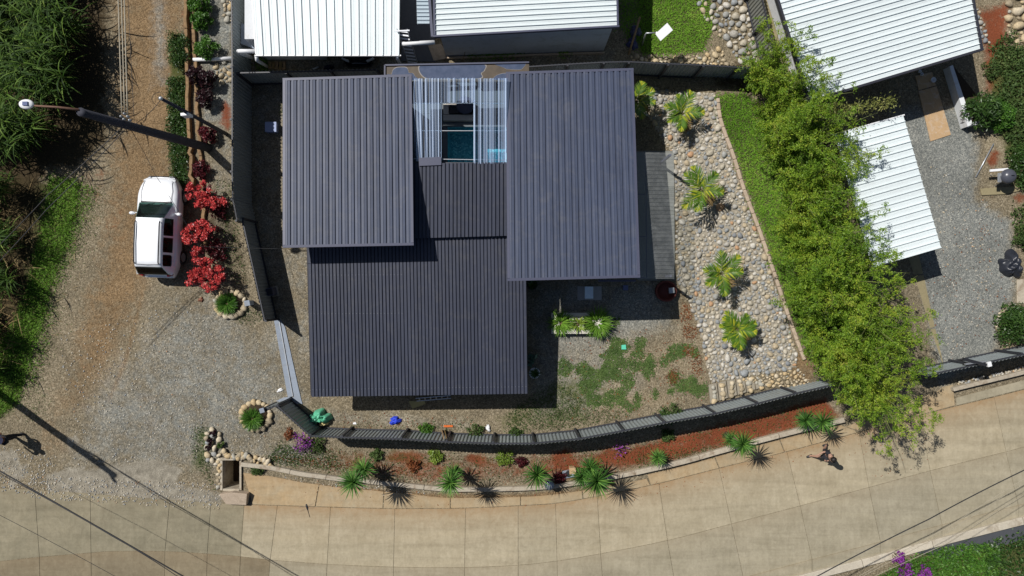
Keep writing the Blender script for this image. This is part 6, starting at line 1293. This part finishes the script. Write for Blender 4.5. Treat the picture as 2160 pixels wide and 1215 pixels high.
# dragonfly hovering above the road
df = thing('dragonfly', 'dark dragonfly hovering in the air above the concrete road', 'dragonfly', W(648, 1071, 27.0)); s_ = 2.05 / F * 30
df.rotation_euler = (0, 0, R(15))
MB().tube([(0, .016, 0), (0, .012, 0), (0, .004, 0), (0, -.004, 0), (0, -.014, 0), (0, -.045, -.002)], [.003, .0045, .005, .004, .0018, .0012], 8).out('body', M['black'], df, True)
for s in (-1, 1):
    for yy, a in ((.006, .18), (-.002, -.15)):
        w_ = MB(); w_.add([(0, yy, .003), (s * .012, yy + .004 + a * .012, .004), (s * .034, yy + .003 + a * .034, .004), (s * .036, yy - .003 + a * .034, .004), (s * .012, yy - .005 + a * .012, .003)], [(0, 1, 2, 3, 4)]); w_.out('wing', clearmat('wing_membrane', (.85, .82, .78), .8, .2, .1, (.4, .36, .3)) if 'wing_membrane' not in bpy.data.materials else bpy.data.materials['wing_membrane'], df)
# right hand drive
for q, z, lb in (([(1938, 192), (1976, 182), (2006, 284), (1963, 298)], .03, 'big plywood sheet lying half in shade on the drive'), ([(1931, 160), (1966, 152), (1974, 180), (1938, 190)], .03, 'smaller plywood sheet in the deep shade of the white roof')):
    tag(flat_piece('plywood_sheet', q, 0, z, M['ply']), lb, 'board')
pw = thing('planter_wall', 'low white planter wall between drive and slope', 'wall', W(2040, 240, 0))
def pwf(nm, q, z0, z1, mt): o = flat_piece(nm, q, z0, z1, mt, pw); o.location = -pw.location
pwf('wall_side', [(2003, 140), (2010, 137), (2052, 262), (2041, 267)], 0, .45, M['wall_white']); pwf('wall_end', [(2053, 258), (2066, 254), (2068, 260), (2054, 265)], 0, .45, M['wall_white']); pwf('soil', [(2012, 140), (2060, 200), (2064, 252), (2050, 256)], 0, .3, M['soil'])
gr = thing('kettle_grill', 'grey domed kettle grill with side shelf on the slope', 'grill', W(2100, 378, 0)); MB().lathe([(.05, .52), (.22, .56), (.31, .70), (.32, .76), (.31, .84), (.22, .96), (.06, 1.01)], (0, 0, 0), 22).out('bowl', C('enamel_grey', (.075, .08, .10), .3), gr, True); MB().tube([(-.04, 0, 1.0), (-.04, 0, 1.05), (.06, 0, 1.05), (.06, 0, 1.0)], .012, 6).out('handle', M['black'], gr)
for k in range(3): a = k * 2.09 + .4; MB().tube([(.12 * math.cos(a), .12 * math.sin(a), .56), (.3 * math.cos(a), .3 * math.sin(a), 0)], .014, 6).out('leg', M['steel'], gr)
bevel(MB().box((-.34, -.05, .72), (.16, .4, .03)).out('side_shelf', M['steel'], gr), .008)
tag(bar(MB(), W(2088, 360, .55), W(2126, 357, .55), .1, .06).out('white_plank', M['white'], None), 'white plank resting behind the kettle grill', 'plank')
tag(bevel(flat_piece('stone_slab', [(2068, 398), (2150, 392), (2155, 402), (2120, 410), (2072, 412)], -.02, .06, M['tan']), .02), 'flat tan slab on the ground below the kettle grill', 'slab')
tag(MB().tube([W(2058, 374, .04), W(2096, 303, .06)], .03, 8).out('metal_tube', M['steel'], None, True), 'long steel tube lying at the edge of the drive', 'tube')
tag(bevel(flat_piece('inspection_hatch', [(2146, 590), (2200, 585), (2200, 640), (2146, 640)], -.02, .05, M['kerb']), .02), 'grey concrete inspection lid beside the drive', 'lid')
for x, y, lb in ((1938, 152, 'small pale pot in the deep shade by the white house'), (1942, 158, 'second small pale pot in the deep shade by the white house'), (1966, 170, 'shallow bluish bowl in the deep shade by the white house')):
    pt = thing('clay_pot', lb, 'pot', W(x, y, 0)); r_ = .12 if 'bowl' in lb else .07; MB().lathe([(r_ * .6, 0), (r_, .12), (r_ * .85, .12), (r_ * .5, .04)], (0, 0, 0), 14).out('pot', M['white'], pt, True)
gm = thing('gate_gear', 'dark gate arm with a white end cap on the right-hand fence', 'gate arm', W(2010, 760, 0))
for a, b2, w_, nm, mt in ((W(2032, 757, 1.75), W(2080, 770, 1.75), .12, 'arm', M['black']), (W(2035, 768, 1.70), W(2078, 762, 1.70), .06, 'brace', M['steel']), (W(2082, 769, 1.75), W(2090, 767, 1.75), .2, 'end_cap', M['white'])): o = bar(MB(), a, b2, w_, .1).out(nm, mt, gm); o.location = -gm.location
o = MB().tube([W(2020, 759, -.02), W(2040, 760, 1.7)], .04, 8).out('post', M['fence_post'], gm); o.location = -gm.location
pb = thing('pebble_bed', 'narrow pebble bed behind the kerb of the right-hand fence', 'stones', W(2080, 800, 0)); 
for k in range(70): x = random.uniform(2016, 2165); q = W(x, 816 - (x - 2012) * .235 - random.uniform(0, 8), .05); stone_piece(pb, q.x, q.y, .05, random.uniform(.09, .16), M['stone'])
# clutter behind the upper fence
pl_ = thing('pallet', 'worn wooden pallet lying beside the white carport wall', 'pallet', W(585, 139, 0)); 
for k in range(5): o = MB().box((-.3 + k * .16, 0, .1), (.11, .32, .03)).out('slat', M['dry'] if k % 2 else M['wood'], pl_)
for k in (-1, 1): MB().box((0, k * .12, .05), (.75, .08, .07)).out('runner', M['wood'], pl_)
cloth('blue_debris', 'dark blue bundle on the gravel in front of the black car', 694, 144, .4, .3, .2, C('navy_cloth', (.02, .025, .06)), 'bundle', 22)
tag(MB().tube([W(660, 146, .05), W(672, 141, .08)], .035, 8).out('pale_tube', M['white'], None, True), 'short pale tube on the gravel near the carport', 'tube')
tag(MB().tube([W(976, 130, .03), W(981, 110, .5)], .012, 6).out('stake', M['dry'], None, True), 'thin pale stake standing by the grey wall', 'stake')
grass_on('wall_weeds', 'dark weeds along the foot of the grey neighbour wall', [([(990, 112), (1060, 110), (1120, 112), (1060, 120), (990, 122)], 700), ([(1180, 106), (1200, 104), (1200, 114), (1180, 116)], 200), ([(545, 128), (566, 128), (566, 150), (545, 150)], 260)], M['grass'], .12, .3, .5, .15, 'weeds')

# fallen leaves and twigs swept along the road edges and yard
sL = [(pp, n) for pp, n in (([(1780, 905), (1950, 870), (1980, 960), (1850, 1010), (1790, 960)], 130), ([(1300, 1030), (1700, 930), (1720, 960), (1320, 1060)], 90), ([(520, 1010), (1200, 1030), (1200, 1075), (520, 1070)], 120), ([(1940, 560), (2100, 420), (2140, 620), (2000, 780)], 160), ([(1180, 700), (1480, 680), (1490, 850), (1200, 900)], 260), ([(640, 870), (1000, 880), (1000, 905), (690, 898)], 120))]
grass_on('fallen_leaves', 'scattered dry fallen leaves on the road and gravel', sL, M['rustleaf'], .07, .5, 3., .035, 'leaf litter')
grass_on('verge_creepers', 'thin green creeping grass fading into the dirt road', [([(165, 385), (215, 400), (190, 500), (140, 600), (112, 720), (70, 840), (60, 800), (110, 640), (150, 500)], 2600), ([(40, 850), (80, 800), (110, 850), (60, 900)], 300)], M['moss'], .06, .35, 1.2, .03, 'grass', wob=22)

# loose stones strewn where the gravel meets the old slabs and the drive
V = []; Fc = []; n0 = 0
for poly, n in (([(60, 1000), (460, 1020), (470, 1075), (300, 1066), (60, 1050)], 700), ([(0, 940), (120, 960), (120, 1045), (0, 1040)], 260), ([(120, 700), (400, 640), (600, 800), (560, 960), (160, 980)], 900), ([(1960, 340), (2080, 420), (2120, 640), (2000, 760)], 400), ([(520, 1000), (900, 1030), (900, 1050), (530, 1030)], 260)):
    for x, y in scatter(poly, n):
        pv, pf = PEB[random.randrange(7)]; d = random.uniform(.03, .075); a = random.uniform(0, 6.28); q = pv * d; c_, s_ = math.cos(a), math.sin(a)
        V.append(np.stack([q[:, 0] * c_ - q[:, 1] * s_ + (x - 1080) / 48, q[:, 0] * s_ + q[:, 1] * c_ + (607.5 - y) / 48, q[:, 2] + .01 + (.02 if y > yat('A', x) and x > -240 else 0)], 1)); Fc += [tuple(i + n0 for i in f) for f in pf]; n0 += len(pv)
tag(mesh_obj('loose_gravel', np.vstack(V), Fc, M['stone'], None, True), 'loose gravel stones strewn over the drive and the old slabs', 'gravel', kind='stuff')
